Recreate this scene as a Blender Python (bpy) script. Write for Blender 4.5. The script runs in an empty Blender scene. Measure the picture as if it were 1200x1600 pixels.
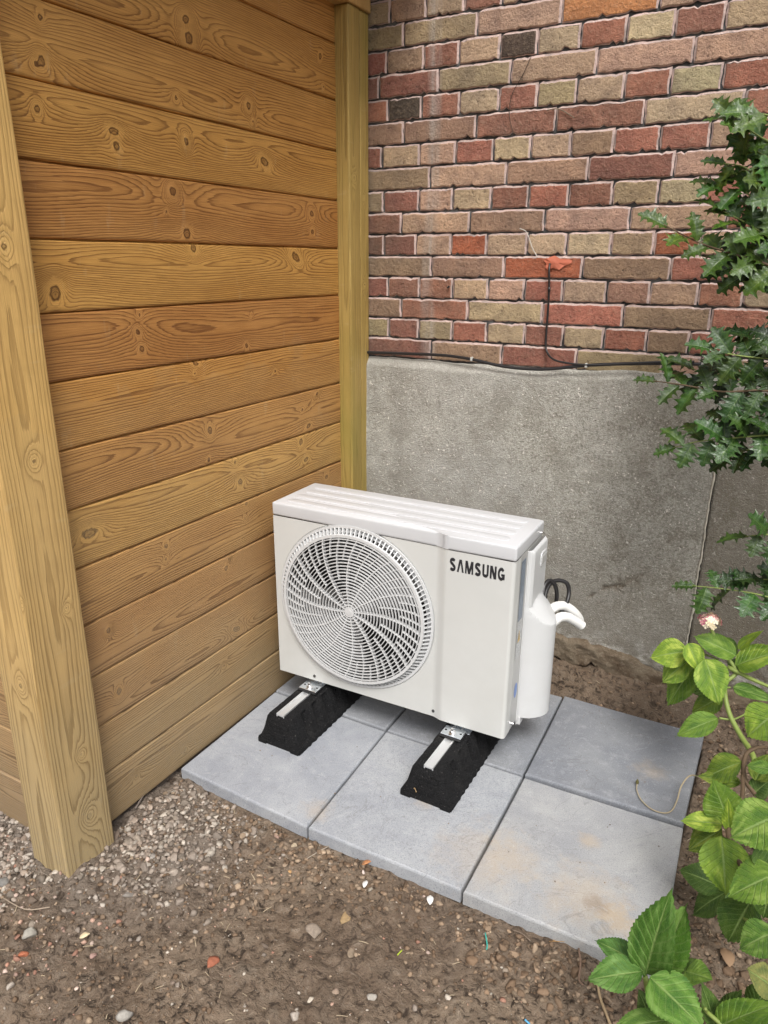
import bpy, bmesh, math, random
import numpy as np
from mathutils import Vector, Matrix
random.seed(7); RNG = np.random.default_rng(7)
S = bpy.context.scene
COL = S.collection
# ------------------------------------------------------------------ camera, sky, sun, exposure
YAW, PITCH, ROLL, FPX = 0.5077, 0.3284, 0.0054, 1141.955
CAMP = np.array([1.2441, -1.1364, 1.2652])
def cam_axes():
    cy, sy = math.cos(YAW), math.sin(YAW); cp, sp = math.cos(PITCH), math.sin(PITCH); cr, sr = math.cos(ROLL), math.sin(ROLL)
    right = np.array([cy, sy, 0]); f0 = np.array([-sy, cy, 0]); up = np.array([0, 0, 1.])
    fwd = f0*cp-up*sp; u = up*cp+f0*sp
    return right*cr+u*sr, u*cr-right*sr, fwd
RT, UP, FW = cam_axes()
cd = bpy.data.cameras.new('camera'); cam = bpy.data.objects.new('camera', cd); COL.objects.link(cam)
cam.matrix_world = Matrix(((RT[0], UP[0], -FW[0], CAMP[0]), (RT[1], UP[1], -FW[1], CAMP[1]), (RT[2], UP[2], -FW[2], CAMP[2]), (0, 0, 0, 1)))
cd.sensor_fit = 'VERTICAL'; cd.sensor_height = 36; cd.sensor_width = 27; cd.lens = FPX/1600*36; cd.clip_start = .02; cd.clip_end = 500
S.camera = cam
SUN_EL, SUN_ROT = math.radians(54), math.radians(148)
w = bpy.data.worlds.new('World'); S.world = w; w.use_nodes = True
wn = w.node_tree; bg = wn.nodes['Background']
sky = wn.nodes.new('ShaderNodeTexSky'); sky.sky_type = 'NISHITA'; sky.sun_disc = False
sky.sun_elevation = SUN_EL; sky.sun_rotation = SUN_ROT; sky.air_density = 1.0; sky.dust_density = 6.0; sky.ozone_density = 1.0
hs = wn.nodes.new('ShaderNodeHueSaturation'); hs.inputs['Saturation'].default_value = .30
wn.links.new(sky.outputs[0], hs.inputs['Color']); wn.links.new(hs.outputs[0], bg.inputs[0]); bg.inputs[1].default_value = .108
sl = bpy.data.lights.new('sun', 'SUN'); sl.energy = 1.5; sl.angle = math.radians(20); sl.color = (1, .975, .94)
so = bpy.data.objects.new('sun', sl); COL.objects.link(so)
sd = Vector((math.sin(SUN_ROT)*math.cos(SUN_EL), math.cos(SUN_ROT)*math.cos(SUN_EL), math.sin(SUN_EL)))
so.rotation_euler = sd.to_track_quat('Z', 'Y').to_euler()
S.view_settings.view_transform = 'Standard'; S.view_settings.look = 'None'; S.view_settings.gamma = 1; S.view_settings.use_curve_mapping = False
S.view_settings.exposure = 0.66

# ------------------------------------------------------------------ helpers
def at(px, py, y=None, x=None, z=None):
    """photograph pixel -> point on the plane y=, x= or z="""
    d = RT*(px-600)/FPX - UP*(py-800)/FPX + FW
    if y is not None: t = (y-CAMP[1])/d[1]
    elif x is not None: t = (x-CAMP[0])/d[0]
    else: t = (z-CAMP[2])/d[2]
    return CAMP+d*t
def h2(ix, iy, seed):
    n = (ix.astype(np.int64)*374761393+iy.astype(np.int64)*668265263+seed*1442695041) & 0x7fffffff
    n = ((n ^ (n >> 13))*1274126177) & 0x7fffffff
    return ((n ^ (n >> 16)) & 0xffff)/65535.*2-1
def vn(x, y, seed=0):
    x = np.asarray(x, float); y = np.asarray(y, float)
    ix = np.floor(x); iy = np.floor(y); fx = x-ix; fy = y-iy
    fx = fx*fx*fx*(fx*(fx*6-15)+10); fy = fy*fy*fy*(fy*(fy*6-15)+10)
    a = h2(ix, iy, seed); b = h2(ix+1, iy, seed); c = h2(ix, iy+1, seed); d = h2(ix+1, iy+1, seed)
    return (a*(1-fx)+b*fx)*(1-fy)+(c*(1-fx)+d*fx)*fy
def fbm(x, y, o=4, seed=0):
    r = 0; a = 1.
    for k in range(o): r = r+a*vn(x*2**k, y*2**k, seed+k*17); a *= .5
    return r
def empty(name, loc=(0, 0, 0), rz=0, parent=None):
    o = bpy.data.objects.new(name, None); COL.objects.link(o); o.location = loc; o.rotation_euler = (0, 0, rz); o.empty_display_size = .05
    if parent: o.parent = parent
    return o
def tag(o, label=None, cat=None, group=None, kind=None):
    if label: o['label'] = label
    if cat: o['category'] = cat
    if group: o['group'] = group
    if kind: o['kind'] = kind
    return o
def mesh(name, V, F, smooth=False, uv=None):
    me = bpy.data.meshes.new(name)
    if isinstance(F, np.ndarray):
        V = np.asarray(V, np.float32); n = F.shape[1]
        me.vertices.add(len(V)); me.vertices.foreach_set('co', V.ravel())
        me.loops.add(F.size); me.loops.foreach_set('vertex_index', F.ravel().astype(np.int32))
        me.polygons.add(len(F)); me.polygons.foreach_set('loop_start', np.arange(0, F.size, n, dtype=np.int32)); me.polygons.foreach_set('loop_total', np.full(len(F), n, np.int32))
        me.update(calc_edges=True)
    else:
        me.from_pydata([tuple(v) for v in V], [], F); me.update()
    if smooth: me.polygons.foreach_set('use_smooth', [True]*len(me.polygons))
    if uv is not None:
        l = me.uv_layers.new(name='UVMap'); vi = np.empty(len(me.loops), np.int32); me.loops.foreach_get('vertex_index', vi)
        l.data.foreach_set('uv', np.asarray(uv, np.float32)[vi].ravel())
    return me
def put(name, me, m, parent=None, loc=(0, 0, 0)):
    if m is not None and not me.materials: me.materials.append(m)
    o = bpy.data.objects.new(name, me); COL.objects.link(o)
    if parent is not None: o.parent = parent
    o.location = loc
    return o
def fromW(V, parent):
    return np.asarray(V, float)-np.array(parent.location)
def attr(me, name, vals):
    a = me.attributes.new(name, 'FLOAT', 'POINT'); a.data.foreach_set('value', np.asarray(vals, np.float32))
def bmput(name, bm, m, parent=None, smooth=False, loc=(0, 0, 0), auto=None):
    bmesh.ops.recalc_face_normals(bm, faces=bm.faces)
    me = bpy.data.meshes.new(name); bm.to_mesh(me); bm.free()
    if smooth: me.polygons.foreach_set('use_smooth', [True]*len(me.polygons))
    if auto and smooth: me.set_sharp_from_angle(angle=math.radians(auto))
    return put(name, me, m, parent, loc)
def bbox(bm, x0, x1, y0, y1, z0, z1, bev=0, seg=2):
    r = bmesh.ops.create_cube(bm, size=1)
    for v in r['verts']:
        v.co = Vector(((x0+x1)/2+v.co.x*(x1-x0), (y0+y1)/2+v.co.y*(y1-y0), (z0+z1)/2+v.co.z*(z1-z0)))
    if bev:
        es = list({e for v in r['verts'] for e in v.link_edges})
        bmesh.ops.bevel(bm, geom=es, offset=bev, segments=seg, affect='EDGES', profile=.6)
def prism(bm, poly, a, b, axis='z', bev=0, seg=2, vert_only=False):
    def P(p, t): return (p[0], p[1], t) if axis == 'z' else ((p[0], t, p[1]) if axis == 'y' else (t, p[0], p[1]))
    n = len(poly); v0 = [bm.verts.new(P(p, a)) for p in poly]; v1 = [bm.verts.new(P(p, b)) for p in poly]
    fs = [bm.faces.new(v0), bm.faces.new(v1)]+[bm.faces.new((v0[i], v0[(i+1) % n], v1[(i+1) % n], v1[i])) for i in range(n)]
    if bev: bmesh.ops.bevel(bm, geom=list({e for f in fs for e in f.edges}), offset=bev, segments=seg, affect='EDGES', profile=.6)
def tube(pts, r, n=10, cap=True, closed=False):
    pts = [Vector(p) for p in pts]; V = []; F = []
    t0 = (pts[1]-pts[0]).normalized(); nrm = t0.orthogonal().normalized()
    for i, p in enumerate(pts):
        t = (pts[min(i+1, len(pts)-1)]-pts[max(i-1, 0)]).normalized()
        nrm = (nrm-t*nrm.dot(t)).normalized(); b = t.cross(nrm)
        ri = r[i] if isinstance(r, (list, tuple, np.ndarray)) else r
        for k in range(n):
            a = 2*math.pi*k/n; V.append(p+(nrm*math.cos(a)+b*math.sin(a))*ri)
    for i in range(len(pts)-1):
        for k in range(n): F.append((i*n+k, i*n+(k+1) % n, (i+1)*n+(k+1) % n, (i+1)*n+k))
    if cap: F.append(tuple(range(n-1, -1, -1))); F.append(tuple(range((len(pts)-1)*n, len(pts)*n)))
    return V, F
def spline(P, n=8):
    P = [np.array(p, float) for p in P]; Q = [2*P[0]-P[1]]+P+[2*P[-1]-P[-2]]; out = []
    for i in range(1, len(Q)-2):
        for k in range(n):
            t = k/n; out.append(.5*((2*Q[i])+(-Q[i-1]+Q[i+1])*t+(2*Q[i-1]-5*Q[i]+4*Q[i+1]-Q[i+2])*t*t+(-Q[i-1]+3*Q[i]-3*Q[i+1]+Q[i+2])*t**3))
    out.append(P[-1]); return out

# ---- node materials
class M:
    def __init__(s, name, rough=.6, spec=.5, metal=0):
        s.m = bpy.data.materials.new(name); s.m.use_nodes = True; s.t = s.m.node_tree
        s.b = s.t.nodes['Principled BSDF']; s.b.inputs['Roughness'].default_value = rough
        s.b.inputs['Specular IOR Level'].default_value = spec; s.b.inputs['Metallic'].default_value = metal
    def n(s, ty, ins=None, **kw):
        q = s.t.nodes.new('ShaderNode'+ty)
        for k, v in kw.items(): setattr(q, k, v)
        for k, v in (ins or {}).items(): s.set(q.inputs[k], v)
        return q
    def set(s, sock, v):
        if isinstance(v, bpy.types.NodeSocket): s.t.links.new(v, sock)
        elif isinstance(v, bpy.types.Node): s.t.links.new(v.outputs[0], sock)
        else: sock.default_value = v
    def noise(s, vec, scale, det=4, rough=.55, dist=0):
        return s.n('TexNoise', {'Vector': vec, 'Scale': scale, 'Detail': det, 'Roughness': rough, 'Distortion': dist}).outputs[0]
    def vor(s, vec, scale, feat='F1'): return s.n('TexVoronoi', {'Vector': vec, 'Scale': scale}, feature=feat).outputs[0]
    def ramp(s, v, *st):
        r = s.n('ValToRGB', {0: v}); e = r.color_ramp.elements
        while len(e) < len(st): e.new(.5)
        for i, (p, c) in enumerate(st):
            e[i].position = p; e[i].color = (c, c, c, 1) if isinstance(c, (int, float)) else (*c, 1)
        return r.outputs[0]
    def mix(s, f, a, b, mode='MIX'):
        q = s.n('Mix', data_type='RGBA', blend_type=mode)
        def c(v): return (*v, 1) if isinstance(v, tuple) and len(v) == 3 else v
        s.set(q.inputs[0], f); s.set(q.inputs[6], c(a)); s.set(q.inputs[7], c(b)); return q.outputs[2]
    def math(s, op, a, b=0., c=0.):
        q = s.n('Math', operation=op); s.set(q.inputs[0], a); s.set(q.inputs[1], b); s.set(q.inputs[2], c); return q.outputs[0]
    def pos(s): return s.n('NewGeometry').outputs['Position']
    def objc(s):
        t = s.n('TexCoord').outputs['Object']; r = s.n('ObjectInfo').outputs['Random']
        off = s.n('VectorMath', {0: (37., 91., 53.)}, operation='SCALE'); s.set(off.inputs['Scale'], r)
        return s.n('VectorMath', {0: t, 1: off}, operation='ADD').outputs[0]
    def scale(s, v, xyz): return s.n('VectorMath', {0: v, 1: xyz}, operation='MULTIPLY').outputs[0]
    def sep(s, v): return s.n('SeparateXYZ', {0: v}).outputs
    def col(s, c): s.set(s.b.inputs['Base Color'], (*c, 1) if isinstance(c, tuple) else c)
    def bump(s, h, st=.5, d=.002):
        s.set(s.b.inputs['Normal'], s.n('Bump', {'Strength': st, 'Distance': d, 'Height': h}))
    def rough(s, v): s.set(s.b.inputs['Roughness'], v)
def simple(name, c, rough=.5, metal=0, spec=.5, bump=None, var=.0):
    k = M(name, rough, spec, metal); p = k.n('TexCoord').outputs['Object']
    if var:
        k.col(k.mix(k.noise(p, 14, 5), tuple(x*(1-var) for x in c), tuple(min(1, x*(1+var)) for x in c)))
    else: k.col(c)
    if bump: k.bump(k.noise(p, bump[0], 4), bump[1], bump[2])
    return k.m

def wood_mat(name, light, mid, dark, dirt=True, green=0., contrast=.74):
    k = M(name, .55, .3)
    g = k.n('Attribute', attribute_name='grain').outputs['Fac']; kn = k.n('Attribute', attribute_name='knot').outputs['Fac']
    uv = k.n('UVMap').outputs[0]; rnd = k.n('ObjectInfo').outputs['Random']; pos = k.pos()
    uvo = k.n('VectorMath', {0: uv, 1: k.n('CombineXYZ', {0: k.math('MULTIPLY', rnd, 50.), 1: k.math('MULTIPLY', rnd, 31.)})}, operation='ADD').outputs[0]
    fib = k.noise(k.scale(uvo, (14, 900, 1)), 1, 3, .6); fib2 = k.noise(k.scale(uvo, (5, 160, 1)), 1, 4, .6)
    patch = k.noise(k.scale(uvo, (2.2, 9, 1)), 1, 4, .55); lat = k.noise(k.scale(uvo, (30, 5, 1)), 1, 2, .5)
    gg = k.math('ADD', g, k.math('MULTIPLY', k.math('SUBTRACT', fib2, .5), .8))
    fr = k.math('FRACT', gg)
    ring = k.ramp(fr, (0, .0), (.42, .10), (.68, .42), (.80, 1.), (.93, 1.), (1., .0))
    amp = k.math('MULTIPLY', ring, k.ramp(patch, (.3, .65), (.6, 1.)))
    base = k.mix(k.ramp(patch, (.3, 0.), (.7, 1.)), light, mid)
    c = k.mix(k.math('MULTIPLY', amp, contrast), base, dark)
    c = k.mix(k.ramp(fib, (.33, .42), (.58, 0.)), c, dark); c = k.mix(k.ramp(fib2, (.55, 0.), (.75, .28)), c, tuple(min(1, x*1.35) for x in light))
    c = k.mix(k.ramp(lat, (.3, .22), (.5, 0.)), c, tuple(x*.8 for x in mid))
    c = k.mix(k.ramp(kn, (.02, 0.), (.25, .25), (.55, .1), (.72, .75), (.8, .85), (.9, .35), (1., .45)), c, tuple(x*.55 for x in dark))
    c = k.mix(k.math('MULTIPLY', k.ramp(kn, (.01, 0.), (.15, .30), (.6, .38), (.7, 0.)), 1.), c, tuple(min(1, x*1.35) for x in light))
    # pale marks stretched across the grain
    sc = k.noise(k.scale(uvo, (26, 7, 1)), 1, 3, .7)
    c = k.mix(k.ramp(sc, (.62, 0.), (.74, .22)), c, (.55, .42, .24))
    if green: 
        gm = k.noise(k.scale(pos, (3, 3, 2.2)), 1, 3); c = k.mix(k.ramp(gm, (.4, 0.), (.65, green)), c, (.20, .19, .035))
    if dirt:   # soil splash on the lowest boards
        z = k.sep(pos)[2]; dz = k.math('ADD', z, k.math('MULTIPLY', k.math('SUBTRACT', k.noise(pos, 7, 4), .5), .35))
        c = k.mix(k.ramp(dz, (-.02, .82), (.18, .70), (.45, .40), (1.0, .08), (1.3, 0.)), c, k.mix(k.math('MULTIPLY', amp, .66), (.36, .285, .17), (.12, .088, .048)))
        sp = k.noise(pos, 160, 2); c = k.mix(k.math('MULTIPLY', k.ramp(sp, (.55, 0.), (.7, .5)), k.ramp(dz, (0., 1.), (.25, 0.))), c, (.30, .25, .18))
    hv = k.n('HueSaturation', {'Hue': k.math('ADD', .493, k.math('MULTIPLY', rnd, .014)), 'Value': k.math('ADD', .86, k.math('MULTIPLY', rnd, .24)), 'Color': c})
    k.col(hv.outputs[0])
    h = k.math('ADD', k.math('MULTIPLY', ring, -.6), k.math('ADD', k.math('MULTIPLY', fib, .5), k.math('MULTIPLY', kn, .5)))
    k.bump(h, .7, .0014)
    k.rough(k.ramp(fib2, (.3, .42), (.7, .62)))
    return k.m
WOOD = wood_mat('stained_pine', (.58, .312, .092), (.485, .235, .060), (.120, .040, .010))
POSTW = wood_mat('impregnated_post_pine', (.68, .43, .165), (.56, .335, .115), (.24, .13, .042), True, .06, .55)
POSTG = wood_mat('green_tinted_post_pine', (.49, .345, .115), (.42, .285, .085), (.19, .125, .035), False, .5, .6)

def brick_mat():
    k = M('fired_brick', .9, .25); oc = k.n('ObjectInfo').outputs['Color']; p = k.objc(); pos = k.pos()
    n1 = k.noise(p, 22, 5, .6); n2 = k.noise(p, 110, 5, .7); n3 = k.noise(p, 420, 3, .7)
    c = k.mix(k.ramp(n1, (.3, 0.), (.7, 1.)), k.mix(1., oc, (.70, .68, .68), 'MULTIPLY'), k.mix(1., oc, (1.22, 1.2, 1.12), 'MULTIPLY'))
    ed = k.n('Attribute', attribute_name='edge').outputs['Fac']; em = k.math('ADD', ed, k.math('MULTIPLY', k.math('SUBTRACT', k.noise(p, 45, 6, .75), .5), 3.2))
    c = k.mix(k.ramp(n2, (.5, 0.), (.68, .55)), c, k.mix(.5, oc, (.48, .36, .25)))
    c = k.mix(k.ramp(em, (1.05, 0.), (1.35, .8)), c, (.50, .385, .34)); c = k.mix(k.ramp(k.noise(p, 9, 5, .6), (.55, 0.), (.72, .32)), c, (.17, .135, .11))
    c = k.mix(k.ramp(n2, (.30, .75), (.42, 0.)), c, (.06, .045, .036)); c = k.mix(k.ramp(n3, (.30, .6), (.42, 0.)), c, (.07, .05, .04))
    c = k.mix(k.ramp(n3, (.60, 0.), (.72, .4)), c, (.50, .42, .33))
    x, y, z = k.sep(pos)
    # lime run: a pale streak down the wall
    d = k.math('ABSOLUTE', k.math('SUBTRACT', k.math('ADD', x, k.math('MULTIPLY', k.noise(k.scale(pos, (1, 1, .4)), 6, 2), .06)), .262))
    st = k.math('MULTIPLY', k.ramp(d, (.006, 1.), (.026, .0)), k.ramp(k.noise(k.scale(pos, (60, 1, 4)), 1, 3), (.35, .25), (.62, 1.)))
    c = k.mix(k.math('MULTIPLY', st, .62), c, (.55, .50, .45))
    # blotchy dark olive tone, stronger towards the corner
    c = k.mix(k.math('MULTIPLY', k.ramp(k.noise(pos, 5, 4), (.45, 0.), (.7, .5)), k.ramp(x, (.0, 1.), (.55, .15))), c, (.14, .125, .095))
    k.col(c); k.bump(k.math('ADD', k.math('MULTIPLY', n1, 1.2), k.math('ADD', k.math('MULTIPLY', n2, 1.6), k.math('MULTIPLY', n3, .8))), 1., .0075)
    return k.m
BRICK = brick_mat()
def mortar_mat(name, a, b, dirt=.6):
    k = M(name, .95, .2); p = k.pos(); n = k.noise(p, 40, 5, .65); f = k.noise(p, 260, 4, .7)
    c = k.mix(k.ramp(n, (.3, 0.), (.7, 1.)), a, b); c = k.mix(k.ramp(k.noise(p, 26, 4, .6), (.52, 0.), (.64, dirt)), c, (.16, .15, .14))
    c = k.mix(k.ramp(k.noise(p, 14, 4), (.45, 0.), (.7, dirt)), c, tuple(x*.35 for x in a))
    c = k.mix(k.ramp(f, (.6, 0.), (.75, .35)), c, (.5, .47, .45)); k.col(c); k.bump(k.math('ADD', n, f), .9, .003); return k.m
MORTAR = mortar_mat('grey_mortar', (.075, .078, .082), (.16, .16, .155), .7)
SMEAR = mortar_mat('pinkish_mortar', (.60, .45, .405), (.48, .375, .34), .40)
def plaster_mat(name, tone=1., brown=0.):
    k = M(name, .92, .25); p = k.pos(); x, y, z = k.sep(p)
    big = k.noise(p, 2.6, 5, .6); med = k.noise(p, 11, 5, .65); fine = k.noise(p, 150, 4, .8); gr = k.vor(p, 300)
    c = k.mix(k.ramp(big, (.3, 0.), (.68, 1.)), (.35*tone, .34*tone, .295*tone), (.455*tone, .445*tone, .40*tone))
    c = k.mix(k.ramp(med, (.42, 0.), (.66, .6)), c, (.19*tone, .165*tone, .125*tone))
    c = k.mix(k.ramp(med, (.25, .55), (.42, 0.)), c, (.37, .35, .31))
    c = k.mix(k.ramp(fine, (.50, 0.), (.64, .6)), c, (.60, .585, .53))
    c = k.mix(k.ramp(fine, (.34, .7), (.48, 0.)), c, (.13, .12, .095))
    c = k.mix(k.ramp(k.noise(p, 1.7, 3), (.42, 0.), (.62, .55)), c, (.46, .455, .43))
    c = k.mix(k.ramp(k.noise(p, 7, 5, .7), (.50, 0.), (.60, .35)), c, (.20, .185, .145))
    c = k.mix(k.math('MULTIPLY', k.n('Attribute', attribute_name='crack').outputs['Fac'], .7), c, (.16, .12, .085))
    sp = k.noise(p, 120, 2, .5); c = k.mix(k.ramp(sp, (.67, 0.), (.71, .9)), c, (.75, .72, .66))
    # damp, brown lower left / right flank and lime bloom above the broken edge
    dn = k.math('ADD', z, k.math('MULTIPLY', k.math('SUBTRACT', med, .5), .25))
    c = k.mix(k.ramp(dn, (.12, .55+brown*.3), (.30, .35), (.62, .0)), c, (.155, .125, .09))
    if brown: c = k.mix(brown, c, (.13, .105, .072))
    lb = k.math('MULTIPLY', k.ramp(dn, (.12, .0), (.16, .8), (.20, .0)), k.ramp(k.noise(p, 30, 4), (.42, 0.), (.6, 1.)))
    c = k.mix(lb, c, (.55, .53, .49)); c = k.mix(k.ramp(dn, (.90, 0.), (.97, .35)), c, (.42, .41, .37))
    c = k.mix(k.ramp(k.noise(k.scale(p, (9, 9, 1.6)), 1, 4), (.58, 0.), (.72, .28)), c, (.115, .11, .085))
    k.col(c); k.bump(k.math('ADD', k.math('MULTIPLY', fine, .7), k.math('MULTIPLY', gr, .6)), 1., .004); return k.m
PLASTER = plaster_mat('weathered_cement_render'); PLASTER2 = plaster_mat('brown_cement_render', .80, .52)
def skirt_mat():
    k = M('dirty_broken_render', .95, .2); p = k.pos(); n = k.noise(p, 14, 5, .6); f = k.noise(p, 120, 4, .7)
    c = k.mix(k.ramp(n, (.35, 0.), (.65, 1.)), (.115, .080, .052), (.24, .195, .14)); c = k.mix(k.ramp(f, (.55, 0.), (.72, .4)), c, (.42, .36, .28))
    k.col(c); k.bump(k.math('ADD', n, f), 1., .006); return k.m
SKIRT = skirt_mat()
def slab_mat():
    k = M('grey_paving_concrete', .78, .35); p = k.pos(); o = k.n('ObjectInfo'); oc = o.outputs['Color']
    a = k.noise(p, 5, 6, .6, .6); b = k.noise(p, 38, 5, .65); f = k.noise(p, 380, 3, .7)
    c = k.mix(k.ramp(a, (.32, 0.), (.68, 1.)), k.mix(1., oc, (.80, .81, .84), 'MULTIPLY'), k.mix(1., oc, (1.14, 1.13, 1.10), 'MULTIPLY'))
    c = k.mix(k.ramp(b, (.54, 0.), (.74, .32)), c, (.47, .48, .50)); c = k.mix(k.ramp(b, (.30, .32), (.44, 0.)), c, (.16, .165, .175))
    c = k.mix(k.ramp(f, (.58, 0.), (.7, .35)), c, (.58, .58, .58)); c = k.mix(k.ramp(f, (.34, .6), (.46, 0.)), c, (.13, .13, .135))
    # ochre soil stains, mostly on the front right slab
    def blob(x, y, r):
        v = k.n('VectorMath', {0: p, 1: (x, y, 0.)}, operation='DISTANCE').outputs['Value']
        v = k.math('ADD', v, k.math('MULTIPLY', k.math('SUBTRACT', k.noise(p, 22, 7, .72), .5), r*2.6)); return k.ramp(v, (r*.3, 1.), (r*1.05, 0.))
    for (x, y, r, s_) in ((1.04, .12, .10, .36), (.87, .15, .08, .26), (.80, .12, .12, .25), (.40, .06, .045, .34), (.62, .22, .035, .4), (1.08, .60, .05, .3), (1.0, .28, .03, .45), (1.11, .09, .05, .6)):
        c = k.mix(k.math('MULTIPLY', blob(x, y, r), s_), c, (.46, .36, .245))
    c = k.mix(k.math('MULTIPLY', blob(1.06, .115, .03), .4), c, (.20, .13, .07))
    # white scratches and lime marks
    sc = k.noise(p, 5.5, 3, .6, 3.5); c = k.mix(k.ramp(sc, (.494, 0.), (.50, .22), (.506, 0.)), c, (.60, .61, .62)); c = k.mix(k.ramp(k.noise(p, 3.1, 4, .6, 2.), (.495, 0.), (.50, .3), (.505, 0.)), c, (.12, .115, .11))
    sw = k.noise(p, 28, 3, .5, 2.5); c = k.mix(k.ramp(sw, (.71, 0.), (.74, .22)), c, (.60, .61, .62))
    k.col(c); k.bump(k.math('ADD', k.math('MULTIPLY', a, 1.2), k.math('ADD', k.math('MULTIPLY', b, .5), k.math('MULTIPLY', f, .25))), .5, .003)
    k.rough(k.ramp(b, (.3, .62), (.7, .85))); return k.m
SLAB = slab_mat()
def soil_mat():
    k = M('soil', .9, .3); p = k.pos(); a = k.noise(p, 3.2, 5, .6); b = k.noise(p, 22, 6, .65); f = k.noise(p, 150, 5, .7)
    c = k.mix(k.ramp(a, (.35, 0.), (.65, 1.)), (.165, .115, .077), (.265, .200, .142))
    c = k.mix(k.ramp(b, (.5, 0.), (.72, .55)), c, (.235, .195, .15)); c = k.mix(k.ramp(b, (.28, .7), (.42, 0.)), c, (.045, .031, .022))
    c = k.mix(k.ramp(f, (.58, 0.), (.7, .6)), c, (.33, .29, .235)); c = k.mix(k.ramp(f, (.3, .5), (.42, 0.)), c, (.04, .028, .02))
    g = k.n('Attribute', attribute_name='gravelly').outputs['Fac']; c = k.mix(k.math('MULTIPLY', g, .6), c, k.mix(b, (.16, .14, .12), (.30, .27, .24)))
    pit = k.noise(p, 55, 5, .7, .8); c = k.mix(k.ramp(pit, (.37, 1.), (.49, 0.)), c, (.032, .022, .015)); c = k.mix(k.ramp(k.noise(p, 1.9, 4), (.45, 0.), (.62, .45)), c, (.13, .092, .066)); c = k.mix(k.ramp(pit, (.58, 0.), (.72, .5)), c, (.36, .30, .235))  # dark pits: shade of the crevices put into the soil colour
    k.col(c); k.bump(k.math('ADD', b, k.math('ADD', k.math('MULTIPLY', pit, 1.3), k.math('MULTIPLY', f, .6))), 1., .009); k.rough(k.ramp(a, (.4, .55), (.6, .95))); return k.m
SOIL = soil_mat()
def stone_mat():
    k = M('loose_stone', .85, .3); c = k.n('Attribute', attribute_name='tint'); col = c.outputs['Color']; p = k.pos(); n = k.noise(p, 120, 4, .7)
    k.col(k.mix(1., col, k.mix(n, (.60, .57, .54), (1.35, 1.32, 1.28)), 'MULTIPLY')); k.bump(n, .8, .002); return k.m
STONE = stone_mat()
def ocmat(name, rough=.8, bumpv=(90, .6, .002), lo=.7, hi=1.25):
    k = M(name, rough, .3); oc = k.n('ObjectInfo').outputs['Color']; p = k.objc(); n = k.noise(p, bumpv[0], 5, .65)
    k.col(k.mix(1., oc, k.mix(k.ramp(n, (.3, 0.), (.7, 1.)), (lo, lo, lo), (hi, hi, hi)), 'MULTIPLY')); k.bump(n, bumpv[1], bumpv[2]); return k.m
ROCK = ocmat('rock')
def paint_mat(name, c, rough=.38):
    k = M(name, rough, .5); p = k.n('TexCoord').outputs['Object']; n = k.noise(p, 9, 4)
    x = k.mix(k.ramp(n, (.35, 0.), (.65, 1.)), c, tuple(v*.965 for v in c))
    d = k.noise(p, 150, 3, .6); z = k.sep(p)[2]; x = k.mix(k.math('MULTIPLY', k.ramp(k.noise(p, 5, 5, .7), (.45, 0.), (.75, .16)), k.ramp(z, (.0, 1.), (.35, .25))), x, (.36, .33, .28))
    x = k.mix(k.math('MULTIPLY', k.ramp(d, (.70, 0.), (.76, .55)), k.ramp(z, (.0, 1.), (.12, 0.))), x, (.30, .25, .19))
    k.col(x); k.bump(k.noise(p, 900, 2), .06, .0003); k.rough(k.ramp(n, (.3, rough-.02), (.7, rough+.04))); return k.m
WHITE = paint_mat('cream_white_enamel', (.575, .583, .566)); WHITE2 = paint_mat('white_lid_enamel', (.56, .572, .59), .32); PLAST = paint_mat('white_plastic', (.59, .60, .605), .33)
PANEL = simple('pale_grey_galvanised', (.50, .50, .49), .35, .35, bump=(300, .05, .0005)); DARKIN = simple('dark_interior', (.006, .006, .007), .6)
BLADE = simple('light_grey_fan_plastic', (.25, .25, .25), .45)
def rubber():
    k = M('recycled_black_rubber', .88, .15); p = k.n('TexCoord').outputs['Object']; f = k.noise(p, 330, 4, .7); v = k.vor(p, 240); n = k.noise(p, 12, 4)
    c = k.mix(k.ramp(f, (.45, 0.), (.7, 1.)), (.010, .010, .0105), (.026, .026, .0275)); c = k.mix(k.ramp(k.noise(p, 210, 1), (.74, 0.), (.78, .7)), c, (.30, .28, .26))
    c = k.mix(k.ramp(n, (.55, 0.), (.75, .25)), c, (.07, .066, .06)); k.col(c); k.bump(k.math('ADD', f, v), 1., .003); return k.m
RUBBER = rubber()
STEEL = simple('brushed_aluminium', (.78, .79, .80), .38, .7, bump=(60, .1, .0005), var=.12); ZINC = simple('zinc_plated_steel', (.70, .74, .78), .25, .95, var=.15); BOLTM = simple('bright_bolt_steel', (.80, .80, .80), .2, 1.)
BLACKR = simple('black_cable_sheath', (.018, .017, .018), .4); BLACKP = simple('black_pad', (.015, .015, .016), .6)
INK = simple('black_logo_print', (.022, .022, .026), .4)
FOAM = simple('white_pipe_insulation', (.74, .74, .72), .7, bump=(160, .35, .001), var=.05)

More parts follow.
